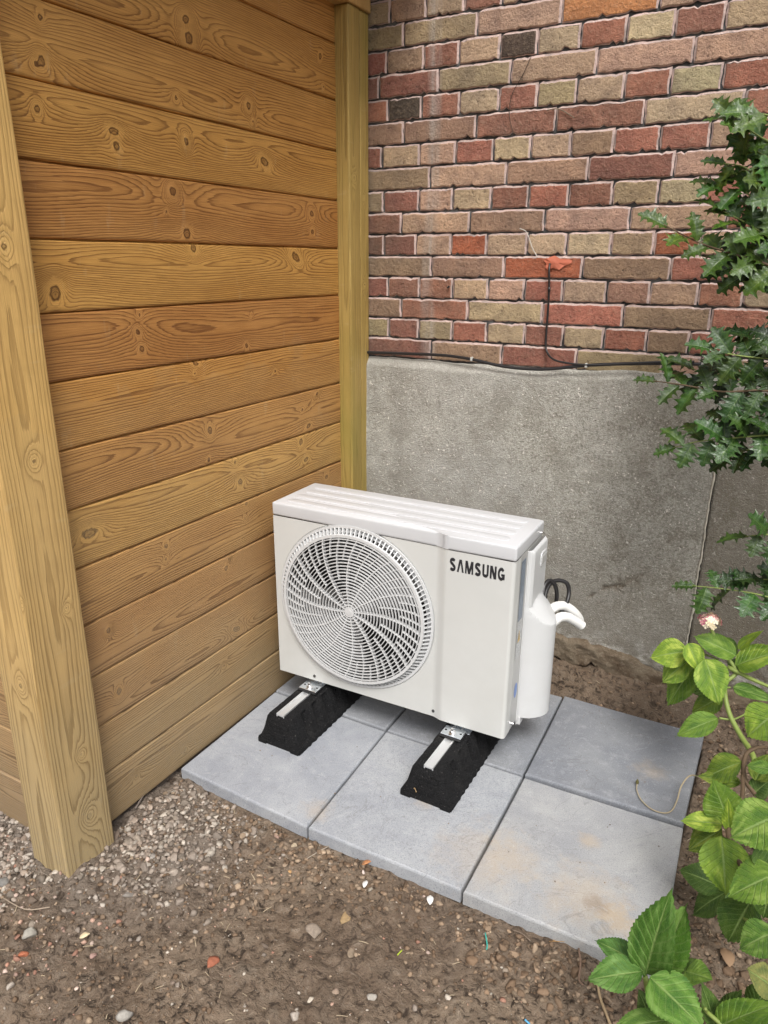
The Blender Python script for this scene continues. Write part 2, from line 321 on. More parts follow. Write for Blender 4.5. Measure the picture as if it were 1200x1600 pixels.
# ------------------------------------------------------------------ ground
def ground_h(x, y):
    front = -.034-.012*np.clip((-y-.1)/.6, 0, 1)
    h = front+.0*x
    h = h+.012*fbm(x*2.2, y*2.2, 3, 3)*np.clip((.0-y)/.15, 0, 1)
    h = h+.0085*fbm(x*9, y*9, 4, 11)+.0040*fbm(x*38, y*38, 3, 23)+.0045*(.5-np.abs(fbm(x*24, y*24, 3, 61)))
    # bank rising against the house
    t = np.clip((y-.83)/.10, 0, 1); h = h+(t*t*(3-2*t))*(.118-.018*np.clip(x-.7, 0, 1)+.012*fbm(x*6, y*6, 3, 5))
    r = np.clip((x-1.2)/.1, 0, 1)*np.clip((y+.1)/.2, 0, 1); h = h+.012*r+.012*r*fbm(x*7, y*7, 3, 8)
    # heap of gravel round the near post
    d = np.sqrt((x-.10)**2+(y+.22)**2); h = h+.014*np.exp(-(d/.16)**2)
    # bed under the slabs
    m = np.clip((x+.02)/.01, 0, 1)*np.clip((1.19-x)/.01, 0, 1)*np.clip((y-.015)/.01, 0, 1)*np.clip((.825-y)/.01, 0, 1)
    h = h*(1-m)-.055*m
    # boots have smoothed and dented the mud in front
    for (cx, cy, r_, dz) in ((.62, -.30, .16, .007), (.86, -.22, .10, .006), (.45, -.52, .12, .005)):
        h = h-dz*np.exp(-(((x-cx)/r_)**2+((y-cy)/(r_*.6))**2)**2)
    return h
def axis(a, b, step, far):
    core = np.arange(a, b, step); g = []; s = step; v = b
    while v < far: s *= 1.25; v += s; g.append(v)
    g2 = []; s = step; v = a
    while v > -far: s *= 1.25; v -= s; g2.append(v)
    return np.array(g2[::-1]+list(core)+g)
gx = axis(-.75, 1.75, .0042, 160); gy = axis(-.85, 1.0, .0042, 160)
X, Y = np.meshgrid(gx, gy); Z = ground_h(X, Y)
far = np.clip((np.maximum(np.abs(X-.5), np.abs(Y))-3)/3, 0, 1); Z = Z*(1-far)+far*(-.05)
nX, nY = len(gx), len(gy); idx = np.arange(nX*nY).reshape(nY, nX)
F = np.stack([idx[:-1, :-1], idx[:-1, 1:], idx[1:, 1:], idx[1:, :-1]], -1).reshape(-1, 4)
me = mesh('ground', np.stack([X, Y, Z], -1).reshape(-1, 3), F, True)
gm = np.clip(np.exp(-(((X-.02)/.24)**2+((Y+.20)/.19)**2))*1.6+np.clip((-.0-X)/.2, 0, 1)+.3*fbm(X*5, Y*5, 3, 40), 0, 1)
attr(me, 'gravelly', gm.ravel())
g = put('ground', me, SOIL); tag(g, kind='structure')

# stones: many small ones joined as stuff
def ico(sub):
    bm = bmesh.new(); bmesh.ops.create_icosphere(bm, subdivisions=sub, radius=1); V = np.array([v.co[:] for v in bm.verts]); Fc = np.array([[v.index for v in f.verts] for f in bm.faces]); bm.free(); return V, Fc
IC1 = ico(1); IC2 = ico(2)
def rock_shape(base, rng, amp=.28):
    V, Fc = base; V = V.copy()
    for _ in range(10):
        d = rng.normal(size=3); d /= np.linalg.norm(d); c = .38+.35*rng.random(); s = V@d; V -= np.outer(np.clip(s-c, 0, None), d)
    V += rng.normal(size=V.shape)*amp*.12; return V
def stones(name, pts, sizes, cols, base, mat_, label=None, cat=None, nvar=14, sink=.35):
    n = len(pts); vs = [rock_shape(base, RNG) for _ in range(nvar)]; nv = len(base[0]); nf = len(base[1])
    allV = np.empty((n*nv, 3)); allF = np.empty((n*nf, 3), np.int64); C = np.empty((n*nv, 4), np.float32)
    for i in range(n):
        a = RNG.random(3)*6.28; sc = sizes[i]*np.array([1, .65+.35*RNG.random(), .45+.35*RNG.random()])
        ca, sa = math.cos(a[0]), math.sin(a[0]); V = vs[i % nvar]*sc; t = (RNG.random()-.5)*.8; ct, st_ = math.cos(t), math.sin(t)
        x, y, z = V.T; x, z = x*ct-z*st_, x*st_+z*ct; P = np.stack([x*ca-y*sa, x*sa+y*ca, z], 1)
        allV[i*nv:(i+1)*nv] = P+pts[i]+np.array([0, 0, sc[2]*(1-2*sink)]); allF[i*nf:(i+1)*nf] = base[1]+i*nv; C[i*nv:(i+1)*nv, :3] = cols[i]; C[i*nv:(i+1)*nv, 3] = 1
    me = mesh(name, allV, allF); ca = me.color_attributes.new('tint', 'FLOAT_COLOR', 'POINT'); ca.data.foreach_set('color', C.ravel())
    o = put(name, me, mat_); tag(o, label, cat, kind='stuff'); return o
SLABBOX = (-.03, 1.2, .0, .84)
def scatter(n, x0, x1, y0, y1, dens):
    out = []
    while len(out) < n:
        x = RNG.uniform(x0, x1, 4000); y = RNG.uniform(y0, y1, 4000)
        k = RNG.random(4000) < dens(x, y); k &= ~((x > -.012) & (x < 1.203) & (y > -.004+0*x) & (y < .838))
        k &= ~((x > -.10) & (x < .03) & (y > -.37) & (y < -.23)); k &= ~((x > -.05) & (x < -.005) & (y > -.24)); k &= (y < .94) & ~((x < -.0) & (y > -.28))
        out += list(zip(x[k], y[k]))
    p = np.array(out[:n]); return np.column_stack([p, ground_h(p[:, 0], p[:, 1])])
def pick(pal, n, jit=.15):
    pal = np.array(pal); c = pal[RNG.integers(0, len(pal), n)]; return c*(1+RNG.normal(size=(n, 1))*jit)
GREYS = [(.29, .25, .215), (.34, .305, .27), (.24, .205, .175), (.40, .365, .32), (.29, .24, .20), (.21, .18, .15), (.19, .15, .12)]
def dg(x, y): return np.clip(1.5*np.exp(-(((x-.06)/.20)**2+((y+.16)/.17)**2)**1.3)+1.1*np.clip((.03-x)/.2, 0, 1)*(y < -.2)+.006, 0, 1)
p = scatter(8000, -.75, 1.0, -.85, .0, dg); s = .0030+.0095*RNG.random(len(p))**3.0
stones('gravel', p, s, pick(GREYS, len(p)), IC1, STONE, 'loose grey gravel and crumbled mortar round the foot of the near post', 'gravel')
def dr(x, y): return np.clip(1.2*np.exp(-(((x+.02)/.22)**2+((y+.55)/.2)**2))+.9*(x < -.1)*(y < -.3)+.05*(y < 0), 0, 1)
p = scatter(750, -.75, 1.2, -.85, .0, dr); s = .003+.007*RNG.random(len(p))**2
stones('red_gravel', p, s, pick([(.34, .19, .14), (.42, .28, .22), (.33, .23, .19), (.48, .38, .33)], len(p)), IC1, STONE, 'small pink and red brick crumbs in the gravel at lower left', 'gravel')
SOILC = [(.175, .122, .082), (.23, .168, .116), (.14, .095, .062), (.28, .215, .155)]
def dc(x, y): return np.clip(.45+.8*np.exp(-((y+.02)/.05)**2)+1.*(x > 1.18)-.9*np.exp(-(((x-.62)/.2)**2+((y+.3)/.12)**2)), .05, 1)
p = scatter(10000, -.2, 1.75, -.85, .935, dc); s = .0022+.0085*RNG.random(len(p))**3
stones('soil_crumbs', p, s, pick(SOILC, len(p)), IC1, STONE, 'dark crumbs of soil strewn over the mud', 'soil crumbs', sink=.3)
def dp(x, y): return np.clip(.5+fbm(x*6, y*6, 3, 77)*.5, 0, 1)
p = scatter(1000, -.1, 1.6, -.85, .0, dp); s = .0012+.004*RNG.random(len(p))**3
stones('pale_grit', p, s, pick([(.42, .38, .33), (.50, .46, .40), (.36, .28, .20), (.45, .30, .22)], len(p)), IC1, STONE, 'pale grit and tiny pebbles scattered over the mud', 'grit')
p = scatter(800, -.75, 1.0, -.85, .0, dg); s = .0070+.0105*RNG.random(len(p))**2.0
stones('coarse_gravel', p, s, pick(GREYS, len(p), .2), IC2, STONE, 'coarser grey lumps of rubble lying on the fine gravel by the near post', 'gravel', sink=.3)
p = scatter(800, .2, 1.3, -.85, .0, lambda x, y: np.clip(np.exp(-((y+.03)/.06)**2)+.15+.5*fbm(x*5, y*5, 3, 90), 0, 1)); s = .004+.008*RNG.random(len(p))**2.2
stones('mud_lumps', p, s, pick(SOILC, len(p), .2), IC2, STONE, 'dark lumps of mud in front of the slabs', 'mud lumps', sink=.42)
# clods at the slab edge front right
p = scatter(500, .85, 1.6, -.12, .9, lambda x, y: ((x > 1.2) | (y < 0))*1.); s = .005+.012*RNG.random(len(p))**2
stones('soil_clods', p, s, pick(SOILC[:3], len(p)), IC2, STONE, 'dark clods of earth beside the front right slab and under the leaves', 'clods', sink=.4)

# ------------------------------------------------------------------ pavement
pv = empty('pavement', (.6, .42, 0)); tag(pv, kind='structure')
def slab(c4, z, th, col):
    c4 = [np.array(c) for c in c4]; bm = bmesh.new(); n = 12; cen = sum(c4)/4
    V = []
    per = []
    for i in range(4):
        a, b = c4[i], c4[(i+1) % 4]
        for k in range(n): per.append(a+(b-a)*k/n)
    per = np.array(per); per = per+(cen-per)/np.linalg.norm(cen-per, axis=1)[:, None]*(.0006+.0005*np.abs(fbm(per[:, 0]*40, per[:, 1]*40, 3, int(col[0]*900))))[:, None]
    def ring(inset, zz):
        d = cen-per; d /= np.linalg.norm(d, axis=1)[:, None]; q = per+d*inset; return [bm.verts.new((*(q[i]), zz)) for i in range(len(q))]
    rs = [ring(0, z-th), ring(0, z-.006), ring(.0015, z-.0022), ring(.0045, z)]
    m = len(per)
    for a, b in zip(rs, rs[1:]):
        for i in range(m): bm.faces.new((a[i], a[(i+1) % m], b[(i+1) % m], b[i]))
    bm.faces.new(rs[-1]); bm.faces.new(rs[0][::-1])
    for v in bm.verts: v.co -= Vector(pv.location)
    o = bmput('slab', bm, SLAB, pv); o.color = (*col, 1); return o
g_ = .0022
slab([(-.004, .010), (.410-g_, -.002), (.389-g_, .419-g_), (-.010, .427-g_)], 0, .036, (.325, .342, .372))
slab([(.410+g_, -.002), (.803-g_, .007), (.796-g_, .425-g_), (.389+g_, .419-g_)], .001, .036, (.332, .348, .373))
slab([(.803+g_, .007), (1.205, .016), (1.188, .439-g_), (.796+g_, .425-g_)], 0, .036, (.342, .348, .356))
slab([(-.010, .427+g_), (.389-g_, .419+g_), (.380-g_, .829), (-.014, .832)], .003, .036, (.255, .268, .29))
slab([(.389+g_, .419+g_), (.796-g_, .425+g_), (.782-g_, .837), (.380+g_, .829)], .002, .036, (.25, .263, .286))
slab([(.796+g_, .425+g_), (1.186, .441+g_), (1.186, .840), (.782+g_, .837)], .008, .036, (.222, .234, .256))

# ------------------------------------------------------------------ timber shed wall
shed = empty('garden_shed', (-.05, .3, -.04)); tag(shed, 'pine plank shed side wall with square corner posts, left of the white outdoor unit', 'shed')
KN = [(57, 100, 5), (65, 95, 9), (63, 27, 6), (290, 30, 8), (295, 60, 12), (388, 165, 8), (275, 153, 5), (395, 190, 4), (500, 88, 8), (505, 135, 4), (58, 170, 7), (178, 205, 7), (182, 228, 8), (291, 221, 8), (413, 253, 9), (270, 299, 9), (260, 331, 4), (292, 365, 11), (487, 334, 8), (488, 362, 7), (302, 388, 10), (86, 458, 15), (462, 402, 10), (218, 492, 4), (216, 519, 7), (222, 545, 7), (392, 493, 3), (385, 540, 7), (306, 568, 5), (304, 583, 4), (430, 580, 4), (328, 672, 10), (326, 718, 6), (472, 640, 5), (482, 665, 6), (470, 690, 10), (478, 718, 6), (367, 722, 5), (375, 753, 8), (140, 833, 10), (385, 787, 5), (383, 810, 4), (259, 853, 6), (259, 874, 4), (357, 873, 4), (353, 888, 7), (169, 985, 7), (186, 1080, 9), (370, 983, 8), (350, 1040, 4), (290, 1170, 6), (213, 1212, 5), (510, 745, 7), (495, 615, 4)]
FX = -.016
KW = [(*at(a, b, x=FX)[1:], r*.00125) for a, b, r in KN]
def grain_field(u, v, seed, knots, W=.13):
    """growth ring number and knot mask over a board, u along and v across"""
    rs = np.random.default_rng(seed); v0 = W*rs.uniform(.25, .8); h0 = rs.uniform(.004, .020); sl_ = rs.uniform(-.02, .02); sp = rs.uniform(.0055, .0078)
    zc = v0+.018*vn(u*1.3, 0*u+seed, seed)+.006*vn(u*4, 0*u, seed+5)
    h = np.abs(h0+sl_*u+.010*vn(u*1.8, 0*u+3, seed+9))+.002
    r = np.sqrt((v-zc)**2+(h*1.2)**2)
    # compress outward growth rings
    R = r/sp*(1+r*3.0); K = np.zeros_like(u)
    R = R+.35*fbm(u*5, v*40, 3, seed+31)
    for (ku, kv, kr) in knots:
        au = (u-ku); av = (v-kv); an = rs.uniform(-.6, .6); ar = rs.choice([.8, 1., 1.2, 1.9]); ra = (au*math.cos(an)+av*math.sin(an))/ar; rb = av*math.cos(an)-au*math.sin(an); q = np.sqrt(ra**2+rb**2)+1e-6
        wgt = np.exp(-(q/(kr*2.4))**2); R = R*(1-wgt*.45)+wgt*(3.2+kr*420*(1-np.clip(q/(kr*3.2), 0, 1)))*(1 if rs.random() < .8 else -1)
        flow = np.exp(-((au/(kr*8))**2+(av/(kr*2.6))**2)); R = R+flow*kr*300
        qq = q*(1+.18*vn(au*220, av*220, seed+int(kr*1e4)))
        K = np.maximum(K, np.clip(1.25-.50*qq/(kr*.70), 0, 1)*(1 if kr > .0045 else .8))
    return R, K
def board(parent, origin, ux, vx, wx, L, W, T, mat_, seed, knots=(), name='board', step=.0055, gap=.0026, umax=None):
    """plank: ux along, vx across (up), wx outward normal; origin is the lower near corner of the face"""
    ux, vx, wx, origin = map(lambda a: np.array(a, float), (ux, vx, wx, origin))
    nu = max(3, int(L/step)); us = np.linspace(0, L, nu)
    vs_ = [0, .0006, .0018, .0036, .0060]; mid = list(np.linspace(.0100, W-gap-.0105, int((W-.02)/step))); vs_ = vs_+mid+[W-gap-.0065, W-gap-.0035, W-gap-.0015, W-gap-.0005]
    prof = [-.0085, -.0045, -.0020, -.0006, 0]+[0]*len(mid)+[0, 0, -.0003, -.0014]
    # tongue running up behind the next plank
    vs_ += [W-gap-.0004, W+.003]; prof += [-.0080, -.0085]
    vs_ = np.array(vs_); prof = np.array(prof); U, Vv = np.meshgrid(us, vs_); D = np.repeat(prof[:, None], nu, 1)
    G, K = grain_field(U, Vv, seed, [kk for kk in knots], W)
    D = D+.0007*vn(U*3, Vv*0, seed)+.0005*K*(np.abs(D) < .001)
    wob = .0010*vn(U*7, U*0, seed+2)*((Vv < .004) | (Vv > W-gap-.004))
    P = origin+U[..., None]*ux+(Vv+wob)[..., None]*vx+D[..., None]*wx
    nv = len(vs_); P = P.reshape(-1, 3); idx = np.arange(nu*nv).reshape(nv, nu)
    Fq = np.stack([idx[:-1, :-1], idx[:-1, 1:], idx[1:, 1:], idx[1:, :-1]], -1).reshape(-1, 4).tolist()
    # back, ends
    b = len(P); cor = [origin+u*ux+v*vx-T*wx for u, v in ((0, 0), (L, 0), (L, W+.003), (0, W+.003))]; P = np.vstack([P, cor])
    Fq += [(b+3, b+2, b+1, b), (b, b+1)+tuple(idx[0, ::-1].tolist()), (b+2, b+3)+tuple(idx[-1].tolist()), (b+3, b)+tuple(idx[:, 0].tolist()), (b+1, b+2)+tuple(idx[::-1, -1].tolist())]
    if np.dot(np.cross(ux, vx), wx) < 0: Fq = [tuple(f)[::-1] for f in Fq]
    ext = lambda a, fill: np.concatenate([a.ravel(), fill])
    uv = np.vstack([np.stack([U.ravel(), Vv.ravel()], 1), [[0, 0]]*4])
    me = mesh(name, fromW(P, parent), Fq, False, uv); me.polygons.foreach_set('use_smooth', [True]*(len(me.polygons)-5)+[False]*5)
    attr(me, 'grain', ext(G, [0]*4)); attr(me, 'knot', ext(K, [0]*4))
    return put(name, me, mat_, parent)
PIT = .1316; ZT = [1.84, 1.702, 1.571, 1.4392, 1.306, 1.172, 1.041, .904, .777, .6464, .5144, .3836, .2536, .1252, -.004]
ZT = [2.115, 1.978]+ZT
for i in range(len(ZT)-1):
    zt, zb = ZT[i], ZT[i+1]; W = zt-zb
    if i == len(ZT)-2: W = zt-(-.012); zb = -.012
    ks = [(ky+.237, kz-zb, kr) for ky, kz, kr in KW if zb+.004 < kz < zt-.004]
    rs = random.Random(i)
    if i < 2: ks += [(rs.uniform(.1, 1.), rs.uniform(.03, .1), .007) for _ in range(4)]
    board(shed, (FX, -.237, zb), (0, 1, 0), (0, 0, 1), (1, 0, 0), 1.115, W, .024, WOOD, 100+i, ks)
# planks of the shed front, left of the near post
for i, zb in enumerate([-.052, .092, .234, .368, .499, .63, .76, .89, 1.02, 1.15, 1.28, 1.41, 1.54, 1.67, 1.80]):
    W = [.144, .142, .134][i] if i < 3 else .131
    board(shed, (-.94, -.298, zb), (1, 0, 0), (0, 0, 1), (0, -1, 0), .86, W, .024, WOOD, 300+i, [(random.uniform(.05, .8), random.uniform(.03, .1), .007) for _ in range(4)], step=.008)
def post(parent, x0, x1, y0, y1, z0, z1, mat_, knots, seed, name='corner_post', bev=.004, sx=.0):
    """square timber; knots are (face, along z, across, radius) given as world points"""
    cr = []
    for (cx, cy, a0) in ((x1-bev, y0+bev, -90), (x1-bev, y1-bev, 0), (x0+bev, y1-bev, 90), (x0+bev, y0+bev, 180)):
        for k in range(4): a = math.radians(a0+30*k); cr.append((cx+bev*math.cos(a), cy+bev*math.sin(a)))
    pts = []
    for i in range(16):
        a, b = np.array(cr[i]), np.array(cr[(i+1) % 16]); L = np.linalg.norm(b-a); n = max(1, int(L/.005))
        for k in range(n): pts.append(a+(b-a)*k/n)
    pts = np.array(pts); n = len(pts); zs = np.arange(z0, z1+.006, .007); pth = np.linalg.norm(pts-np.roll(pts, 1, 0), axis=1); s_ = np.cumsum(pth)
    Zm, _ = np.meshgrid(zs, pts[:, 0], indexing='ij'); Xm = np.tile(pts[:, 0], (len(zs), 1)); Ym = np.tile(pts[:, 1], (len(zs), 1)); Sm = np.tile(s_, (len(zs), 1))
    rs = np.random.default_rng(seed); px = (x0+x1)/2+rs.uniform(-.015, .015)+.014*vn(Zm*1.1, Zm*0, seed); py = (y0+y1)/2+rs.uniform(-.01, .01)+.014*vn(Zm*1.2, Zm*0+7, seed)
    r = np.sqrt((Xm-px)**2+(Ym-py)**2); G = r/.0046+.3*fbm(Zm*5, Sm*40, 3, seed); K = np.zeros_like(G)
    for (kx, ky, kz, kr) in knots:
        q = np.sqrt((Xm-kx)**2+(Ym-ky)**2+((Zm-kz)/1.1)**2); aq = np.sqrt((Xm-kx)**2+(Ym-ky)**2)
        G = G+np.exp(-((aq/(kr*2.2))**2+((Zm-kz)/(kr*6))**2))*kr*330+np.exp(-(q/(kr*2))**2)*2.5
        K = np.maximum(K, np.clip(1.25-.55*q/(kr*.62), 0, 1))
    Xo = Xm+.0012*vn(Zm*3, Sm*8, seed); Yo = Ym+.0012*vn(Zm*3+9, Sm*8, seed)
    P = np.stack([Xo, Yo, Zm], -1).reshape(-1, 3); m = len(zs); F = []
    for j in range(m-1):
        for i in range(n): i2 = (i+1) % n; F.append((j*n+i, j*n+i2, (j+1)*n+i2, (j+1)*n+i))
    F.append(tuple(range(n-1, -1, -1))); F.append(tuple(range((m-1)*n, m*n)))
    me = mesh(name, fromW(P, parent), F, False, np.stack([Zm.ravel(), Sm.ravel()], 1)); me.polygons.foreach_set('use_smooth', [True]*(len(F)-2)+[False]*2)
    attr(me, 'grain', G.ravel()); attr(me, 'knot', K.ravel()); return put(name, me, mat_, parent)
def kx(px, py, r, x): p = at(px, py, x=x); return (x, p[1], p[2], r*.001)
def ky(px, py, r, y): p = at(px, py, y=y); return (p[0], y, p[2], r*.001)
post(shed, -.092, .024, -.367, -.237, -.09, 1.93, POSTW, [kx(54, 721, 7, .024), kx(104, 951, 5, .024), kx(5, 385, 9, .024), kx(140, 1275, 11, .024), ky(32, 1072, 8, -.367), ky(35, 945, 3, -.367), (.024, -.29, .25, .006)], 5)
post(shed, -.02, .028, .8345, .896, -.03, 1.93, POSTG, [(.028, .86, 1.5, .006)], 9)
post(shed, -.012, .0265, .898, .946, -.03, 1.93, POSTG, [(.0265, .92, 1.2, .006), (.0265, .92, 1.45, .004)], 12, name='wall_batten', bev=.002)
post(shed, -.05, .034, -.37, .946, 1.932, 2.06, POSTW, [], 15, name='top_beam')
bm = bmesh.new(); bbox(bm, -1.0, .26, -.55, .93, 2.13, 2.16, .003);  # unseen roof; overhang widened to darken the upper corner of the brickwork
for v in bm.verts: v.co -= Vector(shed.location)
bmput('roof_panel', bm, simple('roof_board', (.20, .16, .11), .8, var=.2), shed)

# ------------------------------------------------------------------ house wall: bricks, mortar, plinth
WY = .955
house = empty('brick_wall', (.6, WY, 0)); tag(house, 'old red and yellow brick house wall on a grey cement rendered plinth', 'wall')
def c1(cx): return 570+cx/3.75
def c2(cx): return 880+cx/3.75
PALB = dict(R=(.47, .205, .145), D=(.36, .165, .125), B=(.43, .28, .195), T=(.57, .41, .285), Y=(.61, .485, .32), K=(.12, .092, .072), O=(.62, .29, .125), P=(.59, .39, .29), G=(.43, .335, .21), W=(.66, .62, .48), E=(.45, .155, .085))
rows = {  # right-hand end of every brick (photo pixels) with its colour, course by course
 -1: [(c1(147), 'G'), (c1(358), 'B'), (c1(580), 'T'), (c1(805), 'D'), (c2(-60), 'T'), (c2(150), 'R'), (c2(360), 'P')],
 0: [(c1(225), 'G'), (c1(658), 'G'), (c1(1152), 'P'), (c2(565), 'O'), (c2(965), 'P'), (c2(1420), 'T')],
 1: [(c1(128), 'D'), (c1(343), 'B'), (c1(550), 'D'), (c1(790), 'T'), (c1(1010), 'K'), (c2(100), 'Y'), (c2(372), 'R'), (c2(655), 'Y'), (c2(950), 'D'), (c2(1260), 'T')],
 2: [(c1(82), 'D'), (c1(428), 'D'), (c1(855), 'G'), (c2(195), 'P'), (c2(765), 'P'), (c2(1290), 'P')],
 3: [(c1(135), 'R'), (c1(330), 'K'), (c1(553), 'D'), (c1(785), 'Y'), (c1(1008), 'D'), (c2(78), 'G'), (c2(355), 'T'), (c2(628), 'R'), (c2(932), 'Y'), (c2(1230), 'R')],
 4: [(c1(225), 'B'), (c1(650), 'B'), (c1(1118), 'D'), (c2(475), 'D'), (c2(1060), 'Y'), (c2(1500), 'R')],
 5: [(c1(98), 'R'), (c1(318), 'Y'), (c1(530), 'P'), (c1(752), 'R'), (c1(970), 'Y'), (c2(42), 'T'), (c2(295), 'B'), (c2(565), 'R'), (c2(860), 'R'), (c2(1140), 'T'), (c2(1400), 'R')],
 6: [(c1(380), 'B'), (c1(828), 'T'), (c2(145), 'B'), (c2(648), 'D'), (c2(1130), 'P'), (c2(1600), 'B')],
 7: [(c1(107), 'G'), (c1(315), 'D'), (c1(512), 'P'), (c1(738), 'Y'), (c1(958), 'D'), (c2(30), 'R'), (c2(287), 'D'), (c2(558), 'G'), (c2(832), 'Y'), (c2(1060), 'R'), (c2(1320), 'P')],
 8: [(c1(212), 'D'), (c1(612), 'P'), (c1(1052), 'B'), (c2(388), 'P'), (c2(960), 'T'), (c2(1450), 'R')],
 9: [(c1(110), 'D'), (c1(298), 'D'), (c1(502), 'T'), (c1(712), 'E'), (c1(948), 'T'), (c2(18), 'Y'), (c2(280), 'Y'), (c2(530), 'G'), (c2(805), 'E'), (c2(1010), 'T'), (c2(1300), 'R')],
 10: [(c1(388), 'B'), (c1(812), 'B'), (c2(110), 'E'), (c2(628), 'B'), (c2(1130), 'R'), (c2(1600), 'B')],
 11: [(c1(135), 'D'), (c1(318), 'D'), (c1(512), 'R'), (c1(720), 'T'), (c1(933), 'P'), (c1(1158), 'R'), (c2(252), 'T'), (c2(505), 'B'), (c2(788), 'T'), (c2(1055), 'R'), (c2(1330), 'Y')],
 12: [(c1(212), 'B'), (c1(600), 'R'), (c1(1038), 'Y'), (c2(348), 'R'), (c2(862), 'B'), (c2(1370), 'R')],
 13: [(c1(140), 'G'), (c1(313), 'D'), (c1(510), 'G'), (c1(712), 'R'), (c1(935), 'Y'), (c1(1160), 'D'), (c2(235), 'Y'), (c2(488), 'R'), (c2(735), 'B'), (c2(1015), 'R'), (c2(1290), 'W')],
 14: [(c1(385), 'D'), (c1(800), 'B'), (c2(75), 'D'), (c2(580), 'G'), (c2(800), 'P'), (c2(1300), 'B')]}
ZL0 = at(580, 82.7, y=WY)[2]; CP = (ZL0-at(580, 526.7, y=WY)[2])/13; SLP = [0]
def zrow(i, x): return ZL0-i*CP
def brick(x0, x1, z0, z1, col, seed):
    rs = random.Random(seed); L = x1-x0; H = z1-z0; n = 12 if L < .14 else 23; m = 5; per = []
    ch = [rs.randrange(n) for _ in range(rs.choice((0, 1, 1, 2)))]; wv = [rs.uniform(-1, 1) for _ in range(6)]
    j = .0011
    def e(): return rs.uniform(-j, j)
    chip = rs.random()
    for k in range(n): per.append((x0+L*k/n, z0+e()+.0012*math.sin(k*.9+wv[0]*3)*wv[1]+(rs.uniform(.003, .0065) if k in ch else 0)))
    for k in range(m): per.append((x1+e(), z0+H*k/m))
    for k in range(n): per.append((x1-L*k/n, z1+e()+.0010*math.sin(k*.8+wv[2]*3)*wv[3]-(rs.uniform(.0015, .004) if chip > .6 and k in ch else 0)))
    for k in range(m): per.append((x0+e(), z1-H*k/m))
    c = ((x0+x1)/2, (z0+z1)/2); V = []; dep = rs.uniform(-.0012, .0018); tl = rs.uniform(-.001, .001)
    def ring(ins, d):
        for k, (x, z) in enumerate(per):
            dx = 1 if x < c[0] else -1; sx = min(ins, abs(x-c[0])); sz = min(ins, abs(z-c[1]))
            V.append((x+dx*sx, WY-d+tl*(x-c[0])/L*2, z+(1 if z < c[1] else -1)*sz))
    ring(0, -.03); ring(0, dep-.0022); ring(.0009, dep-.0006); ring(.0026, dep); ring(.0095, dep+rs.uniform(-.0004, .0006))
    N = len(per); F = []
    for r in range(4):
        for k in range(N): F.append((r*N+k, r*N+(k+1) % N, (r+1)*N+(k+1) % N, (r+1)*N+k))
    F.append(tuple(range(4*N, 5*N)))
    me = mesh('brick', fromW(V, house)-np.array([c[0]-.6, 0, c[1]]), F); attr(me, 'edge', [1.]*(4*N)+[0.]*N); o = put('brick', me, BRICK, house, (c[0]-.6, 0, c[1])); v = 1+rs.uniform(-.12, .12)
    o.color = (col[0]*v*rs.uniform(.94, 1.06), col[1]*v*rs.uniform(.94, 1.06), col[2]*v, 1)
    # pinkish mortar collar left round the brick edge
    wb = [.0024+.0036*rs.random() for _ in range(9)]; wi = [0]
    def w(mul=1.):
        wi[0] += .34; q = wi[0]; i_ = int(q) % 9; f_ = q-int(q); return mul*(wb[i_]*(1-f_)+wb[(i_+1) % 9]*f_)+rs.uniform(-.0006, .0006)
    outer = []; inner = []
    for k, (x, z) in enumerate(per):
        hz = 1 if z > c[1] else -1; a = w(.36 if (k < n and hz < 0) else 1.05 if (n <= k < n+m or k >= 2*n+m) else 1.2); hx = 1 if x > c[0] else -1
        onv = n <= k < n+m or k >= 2*n+m
        outer.append((x+hx*(a if onv or k in (0, n, n+m, 2*n+m) else .0), WY+.0052, z+hz*(a if not onv else 0)))
        inner.append((x, WY+.0012, z))
    return inner, outer
SM_V = []; SM_F = []
allb = []
rr = random.Random(3)
for i in range(-6, 15):
    z0 = zrow(i, 0); zt = zrow(i-1, 0)
    if i in rows:
        ends = [(at(px, 300, y=WY)[0], k) for px, k in rows[i]]
        ends = []
        for px, k in rows[i]:
            # joint is plumb: take its x at the height of the course
            zz = z0+CP*.5; x = (px-600)/FPX
            lo, hi = -1., 3.
            for _ in range(40):
                mid = (lo+hi)/2; q = np.array([mid, WY, zz])-CAMP; pxm = 600+FPX*(q@RT)/(q@FW)
                if pxm < px: lo = mid
                else: hi = mid
            ends.append((lo, k))
    else: ends = [(.0+.05*(i % 3), rr.choice('RDBTYP'))]
    stretch = (i % 2 == 0)
    xs = -.06; seq = []
    for x, k in ends: seq.append((xs, x, k)); xs = x
    while xs < 1.75: L = (.2225 if stretch else .1115)+rr.uniform(-.003, .003); seq.append((xs, xs+L, rr.choice('RDBTYPRG'))); xs += L
    for (a, b, k) in seq:
        if b-a < .03: continue
        hj = .0056
        allb.append((a+hj, b-hj, z0+.0062, zt-.0042, k))
for n_, (a, b, z0, z1, k) in enumerate(allb):
    inn, out = brick(a, b, z0, z1, PALB[k], n_); B = len(SM_V); N = len(inn); SM_V += inn+out
    for q in range(N): SM_F.append((B+q, B+(q+1) % N, B+N+(q+1) % N, B+N+q)[::-1])
me = mesh('mortar_edge', fromW(SM_V, house), SM_F, False); put('mortar_edge', me, SMEAR, house)
